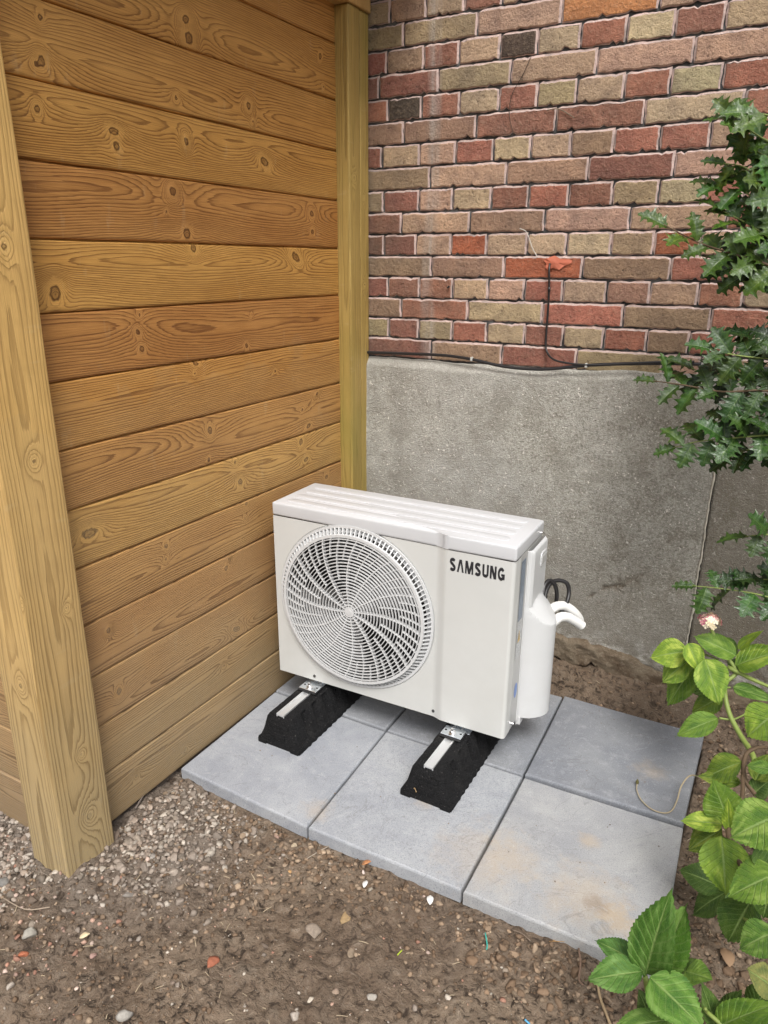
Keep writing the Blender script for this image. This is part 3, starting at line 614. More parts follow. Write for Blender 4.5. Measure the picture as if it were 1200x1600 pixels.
# mortar bed: a rough sheet behind the brick faces
mx = np.arange(-.1, 1.8, .006); mz = np.arange(.86, 2.45, .006); MX, MZ = np.meshgrid(mx, mz)
MY = WY+.0085+.003*fbm(MX*30, MZ*30, 3, 4)
rowf = ((ZL0-MZ)/CP) % 1.; MY = MY+.006*np.exp(-((rowf-.88)/.14)**2)*0
P = np.stack([MX, MY, MZ], -1).reshape(-1, 3); idx = np.arange(MX.size).reshape(MX.shape)
F = np.stack([idx[:-1, :-1], idx[:-1, 1:], idx[1:, 1:], idx[1:, :-1]], -1).reshape(-1, 4)
put('mortar', mesh('mortar', fromW(P, house), F, True), MORTAR, house)
bm = bmesh.new(); bbox(bm, -.1, 1.8, WY+.03, WY+.25, -.3, 2.45)
for v in bm.verts: v.co -= Vector(house.location)
bmput('wall_core', bm, MORTAR, house)
# plinth of cement render with a sloping top and an irregular lower edge
PY = .930
def topz(x):   # drawn from the photograph
    a = np.interp(x, [-.1, .03, .2, .39, .7, 1.0, 1.12, 1.8], [.979, .979, .980, .977, .985, .998, .996, .99]); return a-.0035+.003*fbm(x*14, x*0, 3, 2)
def botz(x): return np.interp(x, [-.1, .5, .72, .78, .86, .90, .95, 1.04, 1.2, 1.8], [.14, .14, .150, .145, .142, .135, .128, .115, .10, .09])+.006*fbm(x*30, x*0, 4, 6)
def sheet(name, x0, x1, zb, ztf, ybase, mat_, rough=.0012, bevel=.022, step=.0045, seed=1, thick=.03):
    xs = np.arange(x0, x1+step*.5, step); nz = 200; Xg = np.tile(xs, (nz, 1)); t = np.linspace(0, 1, nz)[:, None]
    zb_ = zb(xs) if callable(zb) else np.full_like(xs, zb); zt_ = ztf(xs); Zg = zb_+(zt_-zb_)*t
    Yg = ybase-rough*1.6*fbm(Xg*3, Zg*3, 3, seed)-rough*.5*fbm(Xg*40, Zg*40, 3, seed+1)
    d = zt_-Zg; Yg = Yg+np.clip(1-d/bevel, 0, 1)*.017   # chamfered top
    dd = Zg-zb_; Yg = Yg+np.clip(1-dd/.006, 0, 1)**2*.003
    e = np.minimum(Xg-x0, x1-Xg); Yg = Yg+np.clip(1-e/.005, 0, 1)**2*.004
    CK = np.full(Xg.shape, 9.)
    for (ax, az), (bx, bz), wd in CRK:
        L2 = (bx-ax)**2+(bz-az)**2; tt = np.clip(((Xg-ax)*(bx-ax)+(Zg-az)*(bz-az))/L2, 0, 1); CK = np.minimum(CK, np.hypot(Xg-ax-tt*(bx-ax), Zg-az-tt*(bz-az))/wd)
    CK = (CK < 3)*np.clip(1.5-CK*np.clip(1.1+1.0*fbm(Xg*70, Zg*70, 3, 5), .45, 3), 0, 1)*np.clip(.75+.6*fbm(Xg*45, Zg*45, 2, 8), 0, 1); Yg = Yg+CK*.007-.0018*np.exp(-((CK-.25)/.12)**2)*(CK > .02)
    top = np.stack([xs, np.full_like(xs, WY+.012), zt_+.002], -1); bot = np.stack([xs, np.full_like(xs, ybase+thick), zb_], -1)
    P = np.vstack([bot, np.stack([Xg, Yg, Zg], -1).reshape(-1, 3), top]); n = len(xs); idx = np.arange(len(P)).reshape(-1, n)
    F = np.stack([idx[:-1, :-1], idx[:-1, 1:], idx[1:, 1:], idx[1:, :-1]], -1).reshape(-1, 4)
    me = mesh(name, fromW(P, house), F, True); attr(me, 'crack', np.concatenate([np.zeros(n), CK.ravel(), np.zeros(n)])); return put(name, me, mat_, house)
SX = 1.098
_c = [at(a, b, y=PY) for a, b in ((912, 938), (922, 931), (938, 922), (956, 917), (970, 914), (982, 907), (994, 902))]
CRK = [((p[0], p[2]), (q[0], q[2]), w_) for p, q, w_ in zip(_c, _c[1:], (.003, .0045, .0045, .006, .012, .014))]
sheet('plinth', -.05, SX-.002, botz, topz, PY, PLASTER, seed=11)
o = sheet('plinth', SX+.004, 1.8, botz, lambda x: topz(x)-.006, PY+.006, PLASTER2, seed=31); o['label'] = 'browner right section of the rendered plinth'
# raised pale bead of mortar along the joint between the two sections
pts = [(SX+.001+.0012*math.sin(i*.33)+.0012*random.uniform(-1, 1), PY+.0008, .12+i*.86/90) for i in range(91)]
V, F = tube(pts, [.0018+.0022*random.random()**2 for _ in pts], 7); put('joint_bead', mesh('joint_bead', fromW(V, house), F, True), simple('pale_joint_mortar', (.46, .43, .36), .95, bump=(90, .8, .003), var=.3), house)
# broken, soil-stained skirt under the render
def skz(x): return np.interp(x, [-.1, .6, .722, .76, .80, .83, .835, .853, .90, .93, .96, 1.0, 1.04, 1.2, 1.8], [.09, .095, .100, .086, .084, .092, .10, .088, .074, .064, .064, .060, .052, .04, .03])-.012+.007*fbm(x*55, x*0, 4, 9)
xs = np.arange(-.05, 1.8, .005); nz = 24; Xg = np.tile(xs, (nz, 1)); t = np.linspace(0, 1, nz)[:, None]; z0 = skz(xs); z1 = botz(xs)+.02+.006*fbm(xs*12, xs*0, 3, 15); Zg = z0+(z1-z0)*t
Yg = PY-.006-.004*np.sin(np.clip(t, 0, 1)*3.14)**.6-.006*fbm(Xg*22, Zg*26, 5, 12)+.014*np.clip((t-.75)/.25, 0, 1)**1.5
P = np.vstack([np.stack([xs, xs*0+PY+.03, z0+.002], -1), np.stack([Xg, Yg, Zg], -1).reshape(-1, 3), np.stack([xs, xs*0+PY+.012, z1], -1)]); idx = np.arange(len(P)).reshape(-1, len(xs))
F = np.stack([idx[:-1, :-1], idx[:-1, 1:], idx[1:, 1:], idx[1:, :-1]], -1).reshape(-1, 4); put('plinth_skirt', mesh('plinth_skirt', fromW(P, house), F, True), SKIRT, house)
# red-pink sealant smear where the cable enters
sc = at(866, 411, y=WY); bm = bmesh.new(); ring = []
for rad, d in ((1, .0004), (.72, .0014), (.35, .0022)):
    ring.append([bm.verts.new((sc[0]+rad*(.040 if math.cos(a) > 0 else .030)*math.cos(a)*(1+.25*math.sin(3*a+1)), WY-.0015-d, sc[2]+rad*.017*math.sin(a)*(1+.2*math.sin(5*a)))) for a in [k*math.pi/12 for k in range(24)]])
for a, b in zip(ring, ring[1:]):
    for i in range(24): bm.faces.new((a[i], a[(i+1) % 24], b[(i+1) % 24], b[i]))
bm.faces.new(ring[-1])
for v in bm.verts: v.co += Vector((random.uniform(-.001, .001), random.uniform(-.0015, .0015), random.uniform(-.001, .001)))-Vector(house.location)
bmput('sealant_patch', bm, simple('red_sealant', (.52, .155, .09), .45, bump=(60, .6, .003), var=.45), house, smooth=True)

# cables along the wall
wc = empty('wall_cable', tuple(at(740, 560, y=PY))); tag(wc, 'black cable clipped along the top of the rendered plinth below the bricks', 'cable')
cab = [at(px, py, y=yy) for px, py, yy in ((560, 550, .938), (620, 552, .937), (690, 555, .932), (735, 561, .925), (790, 573, .922), (850, 577, .921), (915, 571, .921), (1000, 568, .926), (1090, 569, .930), (1200, 576, .93), (1260, 577, .93))]
V, F = tube(spline(cab, 8), .0046, 8); put('cable_sheath', mesh('cable_sheath', fromW(V, wc), F, True), BLACKR, wc)
for px, py, yy in ((737, 561, .924), (916, 571, .920), (1098, 570, .928)):
    c = at(px, py, y=yy); bm = bmesh.new(); bbox(bm, c[0]-.0035, c[0]+.0035, c[1]-.005, c[1]+.006, c[2]-.006, c[2]+.006, .0018)
    for v in bm.verts: v.co -= Vector(wc.location)
    bmput('cable_clip', bm, simple('clip_plastic', (.50, .50, .47), .5), wc)
dcab = empty('entry_cable', tuple(at(862, 420, y=WY))); tag(dcab, 'thin black cable dropping from the red sealant patch down the brickwork', 'cable')
cab = [at(px, py, y=yy) for px, py, yy in ((859, 412, WY-.004), (858, 424, WY-.014), (858, 450, WY-.011), (856, 490, WY-.006), (853, 530, WY-.006), (854, 548, WY-.010), (864, 561, .928), (885, 567, .920), (915, 570, .917), (960, 569, .921), (1020, 566, .922), (1085, 565, .926))]
V, F = tube(spline(cab, 8), .0030, 8); put('cable_sheath', mesh('cable_sheath', fromW(V, dcab), F, True), BLACKR, dcab)
c = at(858, 452, y=WY-.011); V, F = tube([c+np.array([0, 0, .006]), c-np.array([0, 0, .006])], .0042, 8); put('cable_joint', mesh('cable_joint', fromW(V, dcab), F, True), BLACKR, dcab)
def thread(name, pts, r, mat_, label, cat, yy=WY-.004):
    P = [at(a, b, y=yy) for a, b in pts]; e = empty(name, tuple(P[0])); V, F = tube(spline(P, 6), r, 6); o = put(name, mesh(name, np.array(V)-P[0], F, True), mat_, None, tuple(P[0])); bpy.data.objects.remove(e); tag(o, label, cat)
TENDRIL = simple('dry_tendril', (.06, .045, .035), .8); WIREW = simple('white_wire', (.55, .53, .48), .5)
thread('wire_end', ((812, 357), (822, 362), (828, 376), (832, 388), (840, 402)), .0012, WIREW, 'thin white wire end poking out above the red sealant patch', 'wire', WY-.007)
thread('dry_tendril', ((830, 88), (818, 115), (800, 148), (796, 180), (803, 212)), .0008, TENDRIL, 'long thin dry tendril hanging over the bricks at upper middle', 'tendril')
thread('dry_tendril', ((855, 172), (872, 170), (888, 178), (897, 184)), .0012, simple('pale_tendril', (.20, .16, .11), .8), 'short pale dry tendril on the dark red brick', 'tendril')
thread('nail', ((702, 447), (699, 450)), .0028, BLACKP, 'small dark nail in the brick wall left of the sealant patch', 'nail', WY-.008)

# ------------------------------------------------------------------ outdoor unit
TH = .0235; UW, UD, UH = .6990, .211, .5259
unit = empty('air_conditioner', (.048, .383, .1165), TH); tag(unit, 'cream white outdoor heat pump unit with round fan grille, standing on black rubber blocks', 'air conditioner')
PR = .008; X1, X2 = .495, .528
prof = [(0, 0), (X1, 0), (X2, -PR), (UW, -PR), (UW, UD), (0, UD)]
FC = (.256, .262); FR = .2365
# front panel with the fan opening
LT = .488
def roundrect_prof(ins=.0): return None
V = []; F = []; n = 96
def ysurf(x): return float(np.interp(x, [X1, X2], [0, -PR]))
sq = []
for k in range(n):
    a = 2*math.pi*k/n; dx, dz = math.cos(a), math.sin(a)
    tx = ((X1-FC[0]) if dx > 0 else (FC[0]))/abs(dx) if abs(dx) > 1e-6 else 9; tz = ((LT-FC[1]) if dz > 0 else FC[1])/abs(dz) if abs(dz) > 1e-6 else 9
    t = min(tx, tz); sq.append((FC[0]+dx*t, FC[1]+dz*t))
for (tx_, tz_) in ((X1, LT), (0, LT), (0, 0), (X1, 0)):   # snap nearest samples to the corners
    k = min(range(n), key=lambda q: (sq[q][0]-tx_)**2+(sq[q][1]-tz_)**2); sq[k] = (tx_, tz_)
for (x, z) in sq: V.append((x, 0, z))
for k in range(n): a = 2*math.pi*k/n; V.append((FC[0]+(FR+.004)*math.cos(a), 0, FC[1]+(FR+.004)*math.sin(a)))
for k in range(n): a = 2*math.pi*k/n; V.append((FC[0]+FR*math.cos(a), .0035, FC[1]+FR*math.sin(a)))
for k in range(n): a = 2*math.pi*k/n; V.append((FC[0]+FR*math.cos(a), .012, FC[1]+FR*math.sin(a)))
for r in range(3):
    for k in range(n): k2 = (k+1) % n; F.append((r*n+k, r*n+k2, (r+1)*n+k2, (r+1)*n+k))
def addstrip(profile, z0, z1):
    b = len(V)
    for (x, y) in profile: V.append((x, y, z0)); V.append((x, y, z1))
    for i in range(len(profile)-1): F.append((b+2*i, b+2*i+2, b+2*i+3, b+2*i+1))
rc = .010
corner = [(UW-rc+rc*math.sin(a), -PR+rc-rc*math.cos(a)) for a in [k*math.pi/12 for k in range(7)]]
sm = [(X1+(X2-X1)*t, -PR*(3*t*t-2*t**3)) for t in [k/8 for k in range(9)]]
addstrip(sm+corner+[(UW, .032)], 0, LT)
cl = [(rc-rc*math.sin(a), rc-rc*math.cos(a)) for a in [k*math.pi/12 for k in range(7)]]
addstrip([(0, 0), (-.0001, .004), (-.0001, UD)], 0, LT)
# turned-in bottom edge
addstrip([(0, 0), (X1, 0)], 0, 0.0001)
b = len(V); bp = [(0, 0), (X1, 0)]+sm[1:]+[(UW-rc, -PR)]
for (x, y) in bp: V.append((x, y, 0)); V.append((x, y+.014, 0))
for i in range(len(bp)-1): F.append((b+2*i, b+2*i+1, b+2*i+3, b+2*i+2))
me = mesh('front_panel', V, F, False); me.polygons.foreach_set('use_smooth', [True]*len(F)); me.set_sharp_from_angle(angle=math.radians(25)); put('front_panel', me, WHITE, unit)
# carcass: back, base tray and inner box
bm = bmesh.new(); bbox(bm, .006, UW-.004, UD-.006, UD, .0, LT); bbox(bm, .004, UW-.004, .004, UD-.002, .002, .014); bbox(bm, X2+.01, UW-.004, .03, UD-.006, .014, LT)
bmput('carcass', bm, PANEL, unit)
bm = bmesh.new(); bbox(bm, UW-.0035, UW, .034, UD, .0, LT-.001, .001, 1); bmput('side_panel', bm, PANEL, unit)
# lid
bm = bmesh.new(); lp = [(-.0018, -.0018)]+[(x, y-.0018) for x, y in sm]+[(UW+.0018, -PR-.0018), (UW+.0018, UD+.003), (-.0018, UD+.003)]
prism(bm, lp, LT+.0015, UH, 'z', .006, 3)
for k in range(4):   # pressed ribs on the lid
    y0 = .022+k*.047; rib = []
    for (cx, s_) in ((UW-.045-.012*k*0, 1), (.040, -1)):
        for q in range(9): a = s_*(-math.pi/2+math.pi*q/8) if s_ > 0 else (math.pi/2+math.pi*q/8); rib.append((cx+.014*math.cos(a), y0+.014+.014*math.sin(a)))
    prism(bm, rib, UH-.003, UH+.0016, 'z', .0014, 2)
bmput('lid', bm, WHITE2, unit, smooth=True, auto=50)
# shroud and dark inside
V = []; F = []
for r, y in ((FR-.001, .012), (FR-.012, .03), (FR-.016, .12)):
    for k in range(n): a = 2*math.pi*k/n; V.append((FC[0]+r*math.cos(a), y, FC[1]+r*math.sin(a)))
for r in range(2):
    for k in range(n): k2 = (k+1) % n; F.append((r*n+k, r*n+k2, (r+1)*n+k2, (r+1)*n+k))
put('fan_shroud', mesh('fan_shroud', V, F, True), simple('dark_grey_shroud', (.025, .025, .026), .6), unit)
bm = bmesh.new(); bbox(bm, .01, .50, .13, .15, .01, LT-.004); bmput('heat_exchanger', bm, DARKIN, unit)
# fan
fan = empty('fan', (FC[0], .07, FC[1]), 0, unit)
V, F = tube([(0, -.035, 0), (0, -.03, 0), (0, .03, 0)], [.03, .042, .045], 24); put('hub', mesh('hub', V, F, True), BLADE, fan)
for (a0, a1) in ((2, 72), (166, 206), (212, 252)):
    V = []; F = []; na, nr = 14, 8
    for i in range(nr+1):
        r = .040+(.205-.040)*i/nr; tw = 16*(i/nr)**1.5
        for j in range(na+1):
            a = math.radians(a0+tw+(a1-a0)*j/na); V.append((r*math.cos(a), -.022+.045*(j/na)-.006*(i/nr), r*math.sin(a)))
    for i in range(nr):
        for j in range(na): q = i*(na+1)+j; F.append((q, q+1, q+na+2, q+na+1))
    bm = bmesh.new(); me = mesh('t', V, F); bm.from_mesh(me); bmesh.ops.solidify(bm, geom=bm.faces[:], thickness=.002); bmput('blade', bm, BLADE, fan, smooth=True, auto=40)
# grille: louvred rim, concentric rings and curved spokes, domed forwards
GY = -.020; IR = .2105
def gy(r): return GY-.006*(1-(r/IR)**2)
V = []; F = []
def hoop(r, w_, d_, y):
    b = len(V); N = 120
    for k in range(N):
        a = 2*math.pi*k/N; c, s_ = math.cos(a), math.sin(a)
        for (rr_, yy) in ((r-w_/2, y), (r+w_/2, y), (r+w_/2, y+d_), (r-w_/2, y+d_)): V.append((FC[0]+rr_*c, yy, FC[1]+rr_*s_))
    for k in range(N):
        k2 = (k+1) % N
        for q in range(4): q2 = (q+1) % 4; F.append((b+k*4+q, b+k2*4+q, b+k2*4+q2, b+k*4+q2))
nr = 21; rad = [.020+(IR-.026)*i/(nr-1) for i in range(nr)]
for r in rad: hoop(r, .0022, .0045, gy(r))
hoop(IR+.0020, .0075, .008, GY); hoop(FR-.003, .007, .010, -.003); hoop(.010, .009, .004, gy(0)-.001); hoop(.004, .007, .006, gy(0)-.002)
def strip(f, r0, r1, wd, dp):
    b = len(V); N = 14
    for k in range(N+1):
        r = r0+(r1-r0)*k/N; a = f(r); y = gy(min(r, IR))+.0008; c, s_ = math.cos(a), math.sin(a); h = wd/2
        for (o_, yy) in ((-h, y), (h, y), (h, y+dp), (-h, y+dp)): V.append((FC[0]+r*c-s_*o_, yy, FC[1]+r*s_+c*o_))
    for k in range(N):
        for q in range(4): q2 = (q+1) % 4; F.append((b+k*4+q, b+(k+1)*4+q, b+(k+1)*4+q2, b+k*4+q2))
SW = -.26
for k in range(12):
    a0 = 2*math.pi*k/12+.15
    strip(lambda r: a0+SW*(r/IR)**1.8, .012, IR, .0027, .012)
    a1 = a0+math.pi/12; strip(lambda r: a1+SW*(r/IR)**1.8, rad[8], IR, .0018, .008)
for k in range(24):
    a2 = 2*math.pi*(k+.5)/24+.15; strip(lambda r: a2+SW*(r/IR)**1.8, rad[15] if k % 2 else rad[14], IR, .0017, .008)
for k in range(112):   # louvres of the rim
    a = 2*math.pi*k/112; b = len(V)
    for (r, y, da) in ((IR+.003, GY+.001, 0), (FR-.004, -.002, .018), (FR-.004, .008, .018), (IR+.003, GY+.013, 0)):
        for s_ in (-1, 1): aa = a+da+s_*.0060; V.append((FC[0]+r*math.cos(aa), y, FC[1]+r*math.sin(aa)))
    F += [(b, b+2, b+3, b+1), (b+2, b+4, b+5, b+3), (b+4, b+6, b+7, b+5), (b, b+6, b+4, b+2), (b+1, b+3, b+5, b+7)]
for (r0_, y0_, r1_, y1_) in ((IR+.006, .002, FR-.004, .0105),):
    b = len(V)
    for k in range(112):
        a = 2*math.pi*k/112; V.append((FC[0]+r0_*math.cos(a), y0_, FC[1]+r0_*math.sin(a))); V.append((FC[0]+r1_*math.cos(a), y1_, FC[1]+r1_*math.sin(a)))
    for k in range(112): k2 = (k+1) % 112; F.append((b+2*k, b+2*k2, b+2*k2+1, b+2*k+1))
me = mesh('fan_grille', V, F); bm = bmesh.new(); bm.from_mesh(me); bmput('fan_grille', bm, PLAST, unit)
# printed name: heavy, wide letters, the second one without a crossbar
LX0, LX1, LZ = .533, .6745, .4355; LH = .0335
def logo():
    import itertools
    w_ = 1.0; L = []
    def arcpts(cx, cy, rx, ry, a0, a1, n=10): return [(cx+rx*math.cos(math.radians(a0+(a1-a0)*i/n)), cy+ry*math.sin(math.radians(a0+(a1-a0)*i/n))) for i in range(n+1)]
    def stroke(path, t):
        P = [Vector((x, y)) for x, y in path]; q = []
        for i, p in enumerate(P):
            d = (P[min(i+1, len(P)-1)]-P[max(i-1, 0)]).normalized(); nn = Vector((-d.y, d.x))*t/2; q.append((p+nn, p-nn))
        return [((a[0].x, a[0].y), (b_[0].x, b_[0].y), (b_[1].x, b_[1].y), (a[1].x, a[1].y)) for a, b_ in zip(q, q[1:])]
    t = .26
    S_ = stroke(arcpts(.44, .735, .285, .165, 25, 180, 10)+arcpts(.44, .735, .285, .165, 180, 250, 4)[1:]+[(.44, .52)]+arcpts(.44, .265, .30, .17, 65, 0, 5)+arcpts(.44, .265, .30, .17, 0, -158, 10)[1:], .25)
    A_ = [[(0, 0), (.30, 1), (.58, 1), (.24, 0)], [(.42, 1), (.62, 1), (.95, 0), (.70, 0)]]
    M_ = [[(0, 0), (0, 1), (.24, 1), (.20, 0)], [(0, 1), (.32, 1), (.60, .30), (.42, .0)], [(.78, 1), (1.1, 1), (.68, 0), (.42, 0)], [(.88, 0), (.86, 1), (1.1, 1), (1.1, 0)]]
    U_ = [[(0, .3), (0, 1), (.26, 1), (.26, .3)], [(.58, .3), (.58, 1), (.84, 1), (.84, .3)]]+stroke(arcpts(.42, .30, .30, .19, 180, 360, 12), .25)
    N_ = [[(0, 0), (0, 1), (.25, 1), (.25, 0)], [(.0, 1), (.32, 1), (.86, 0), (.54, 0)], [(.61, 0), (.61, 1), (.86, 1), (.86, 0)]]
    G_ = stroke(arcpts(.46, .5, .33, .385, 38, 322, 20), .25)+[[(.46, .34), (.46, .52), (.92, .52), (.92, .34)], [(.71, .08), (.71, .5), (.92, .5), (.92, .08)]]
    seq = [(S_, .88), (A_, .95), (M_, 1.1), (S_, .88), (U_, .84), (N_, .86), (G_, .92)]; gap_ = .17; tot = sum(b_ for _, b_ in seq)+gap_*6; kx_ = (LX1-LX0)/tot
    V = []; F = []; x = 0; ly = 0
    for polys, wd in seq:
        for pl in polys:
            b_ = len(V); ly = (ly+1) % 5
            for (a, c) in pl: V.append((LX0+(x+a)*kx_, -PR-.0006-ly*.00004, LZ+c*LH))
            F.append(tuple(range(b_, b_+len(pl))))
        x += wd+gap_
    return V, F
V, F = logo(); put('lettering', mesh('lettering', V, F), INK, unit)
for (x, z) in ((.122, .014), (.4985, .017)):
    V, F = tube([(x, -.002, z), (x, .001, z)], [.0042, .0045], 12); put('screw', mesh('screw', V, F), simple('screw_steel', (.12, .12, .12), .3, .8), unit)
# side: rating plate, warning sticker, blue dot
def flat(name, poly, mat_, x=UW+.0006): 
    bm = bmesh.new(); bm.faces.new([bm.verts.new((x, y, z)) for y, z in poly]); return bmput(name, bm, mat_, unit)
def rating():
    k = M('rating_plate_print', .35); p = k.n('TexCoord').outputs['Object']; x, y, z = k.sep(p)
    ln = k.math('GREATER_THAN', k.math('FRACT', k.math('MULTIPLY', z, 130.)), .5)
    tx = k.math('MULTIPLY', ln, k.math('GREATER_THAN', k.noise(k.scale(p, (1, 380, 130)), 1, 1), .47))
    k.col(k.mix(tx, (.22, .27, .34), (.05, .06, .08))); return k.m
def smalltext():
    k = M('sticker_print', .4); p = k.n('TexCoord').outputs['Object']; x, y, z = k.sep(p)
    tx = k.math('MULTIPLY', k.math('GREATER_THAN', k.math('FRACT', k.math('MULTIPLY', z, 210.)), .5), k.math('GREATER_THAN', k.noise(k.scale(p, (1, 500, 210)), 1, 1), .5))
    k.col(k.mix(tx, (.55, .56, .56), (.22, .23, .24))); return k.m
flat('rating_plate', [(.040, .31), (.075, .31), (.075, .472), (.040, .472)], rating())
flat('warning_sticker', [(.040, .205), (.075, .205), (.075, .300), (.040, .300)], smalltext())
YEL = simple('warning_yellow', (.62, .42, .12), .4); flat('warning_triangle', [(.047, .250), (.069, .250), (.058, .283)], YEL, UW+.0012)
flat('warning_mark', [(.0565, .256), (.0595, .256), (.0595, .273), (.0565, .273)], INK, UW+.0016)
flat('blue_dot_sticker', [(.064+.0125*math.cos(a), .105+.0215*math.sin(a)) for a in [k*math.pi/10 for k in range(20)]], simple('blue_sticker', (.16, .26, .56), .4))
bm = bmesh.new(); bbox(bm, UW, UW+.003, .0855, .090, -.012, LT-.004, .001, 1); bmput('panel_flange', bm, PLAST, unit)
# valve cover with handle grip, scooped shoulder and round belly
def cover_x(s, amt, pw=.62): return amt*(math.sin(math.pi*s)**pw if 0 < s < 1 else 0)
V = []; F = []; ns = 28; cy0, cy1 = .094, .224
zsl = [-.006]+[.0+.26*k/10 for k in range(11)]
def cov(s, z):
    y = cy0+(cy1-cy0)*s
    lower = cover_x(s, .067, .55); upper = .014*min(1, max(0, s/.10))**.5*min(1, max(0, (1-s)/.06))**.5
    # shoulder: belly is cut by a plane sloping outwards and down
    zc = .335-1.45*lower
    return y, lower, upper, zc
zs = list(np.linspace(.006, .22, 9))+list(np.linspace(.225, .345, 26))+list(np.linspace(.355, .470, 9))+[.475, .479, .481]
for z in zs:
    for i in range(ns+1):
        s = i/ns; y, lo, up, zc = cov(s, z)
        xt = (.335+.02*math.sin(math.pi*s)-z)/1.25   # scooped plane
        x = min(lo, max(up, xt)) if z < .345 else up
        x = max(x, up) if z > .2 else lo if z < .2 else x
        if z > .47: x = up*math.sqrt(max(0, 1-((z-.47)/.0125)**2))
        V.append((UW+x, y, z))
nz_ = len(zs)
for j in range(nz_-1):
    for i in range(ns): q = j*(ns+1)+i; F.append((q, q+1, q+ns+2, q+ns+1))
b = len(V); V.append((UW, (cy0+cy1)/2, .006))
for i in range(ns): F.append((b, i+1, i))
V2 = len(V)
me = mesh('valve_cover', V, F, True); me.set_sharp_from_angle(angle=math.radians(24)); put('valve_cover', me, PLAST, unit)
# handle grip: raised rounded lip, the pocket's shade painted as a darker plate
bm = bmesh.new(); poly = []
for (cx_, cz_, a0) in ((.198, .425, -90), (.198, .445, 0), (.168, .445, 90), (.168, .425, 180)):
    for q in range(5): a = math.radians(a0+90*q/4); poly.append((cx_+.010*math.cos(a), cz_+.010*math.sin(a)))
prism(bm, poly, UW+.006, UW+.0163, 'x', .0012, 1); bmput('handle_lip', bm, PLAST, unit, smooth=True, auto=40)
bm = bmesh.new(); prism(bm, [((a-.183)*.72+.183, (c-.435)*.55+.433) for a, c in poly], UW+.012, UW+.0172, 'x'); bmput('handle_recess_shade', bm, simple('shaded_grip_plastic', (.42, .42, .41), .5), unit)
bm = bmesh.new(); bbox(bm, UW, UW+.010, .094, .122, -.016, .008, .002); bbox(bm, UW, UW+.028, .122, UD, -.008, .008, .002); bmput('cover_foot', bm, PLAST, unit)
for (y, z) in ((.052, .012), (.190, .498)):
    V, F = tube([(UW+.001, y, z), (UW+.0055, y, z)], [.0035, .003], 10); put('screw', mesh('screw', V, F), BOLTM, unit)
# feet brackets under the tray
for x in (.115, .575):
    bm = bmesh.new(); bbox(bm, x-.03, x+.03, -.005, .03, -.021, -.0185, .0008, 1); bbox(bm, x-.028, x+.028, .024, .030, -.020, .002, .001, 1); bbox(bm, x-.03, x+.03, UD-.03, UD+.012, -.021, -.0185, .0008, 1); bbox(bm, x-.028, x+.028, UD-.03, UD-.024, -.020, .002, .001, 1)
    bmput('foot_bracket', bm, ZINC, unit)

# rubber support blocks
def support(x0, x1, y0, y1, label):
    t = empty('support_block', ((x0+x1)/2, y0, 0)); tag(t, label, 'support block', 'black rubber support blocks under the unit')
    W = x1-x0; L = y1-y0; H = .096; hw = W/2; tw = W*.255
    stn = [(0, .0), (.006, .02), (.046, 1.), (.060, 1.), (.082, 1.)]
    ys = list(np.linspace(.046, L-.046, 46)); V = []; F = []
    def sect(y, hh, base=1., scallop=0.):
        s = [(-hw*base, 0), (-hw*base, .014), (-hw*.90*base, .019), (-hw*.85, .026), (-tw-.009, hh-.014), (-tw-.002, hh-.003), (-tw+.003, hh)]
        r = []
        for (x, z) in s:
            z = min(z, hh); xx = x
            if scallop and .022 < z < hh-.010: xx = x+scallop
            r.append((xx, z))
        r2 = [(-x, z) for x, z in r[::-1]]; return r+r2
    secs = []
    secs.append((0.0, sect(0, .026))); secs.append((.003, sect(0, .046)))
    secs.append((.008, sect(0, .074))); secs.append((.011, sect(0, .088))); secs.append((.015, sect(0, H)))
    for k, y in enumerate(np.linspace(.046, L-.046, 60)):
        ph = (y-.046)/(L-.092)*6; sc = .013*max(0, math.sin(ph*math.pi*2-1.2))**.5 if math.sin(ph*math.pi*2-1.2) > 0 else 0; secs.append((y, sect(0, H, 1+.02*math.sin(ph*12.56), sc)))
    secs += [(L-.036, sect(0, H)), (L-.022, sect(0, .070)), (L-.004, sect(0, .03)), (L, sect(0, .022))]
    m = len(secs[0][1])
    for y, s in secs:
        for (x, z) in s: V.append((x+random.uniform(-.0006, .0006), y+random.uniform(-.0006, .0006), z+random.uniform(-.0006, .0006)*(z > .01)))
    for i in range(len(secs)-1):
        for j in range(m-1): q = i*m+j; F.append((q, q+1, q+m+1, q+m))
        F.append((i*m+m-1, i*m, i*m+m, i*m+2*m-1))
    F.append(tuple(range(m-1, -1, -1))); F.append(tuple(range((len(secs)-1)*m, len(secs)*m)))
    me = mesh('rubber_body', V, F, True); me.set_sharp_from_angle(angle=math.radians(28)); put('rubber_body', me, RUBBER, t)
    for bx in ((-.021, .021, -.0035, .012, .024, .046, .006), (-.030, .030, .004, .018, .056, .0700, .004)):
        bm = bmesh.new(); bbox(bm, *bx, 2); bmput('moulded_rib', bm, RUBBER, t, smooth=True, auto=40)
    for sx in (-1, 1):
        bm = bmesh.new(); bbox(bm, min(sx*(hw-.002), sx*(hw-.030)), max(sx*(hw-.002), sx*(hw-.030)), -.004, .010, 0, .014, .002); bmput('foot_pad', bm, RUBBER, t, smooth=True, auto=40)
    bm = bmesh.new()   # aluminium channel let into the top
    for (a, b_) in ((-.0125, -.0095), (.0095, .0125)): bbox(bm, a, b_, .013, L-.03, H-.010, H+.0040)
    bbox(bm, -.0093, .0093, .014, L-.031, H-.004, H+.0014); bmput('rail', bm, STEEL, t)
    br = empty('clamp', (0, 0, 0), 0, t); yb = .160-.005
    return t, br, H, yb
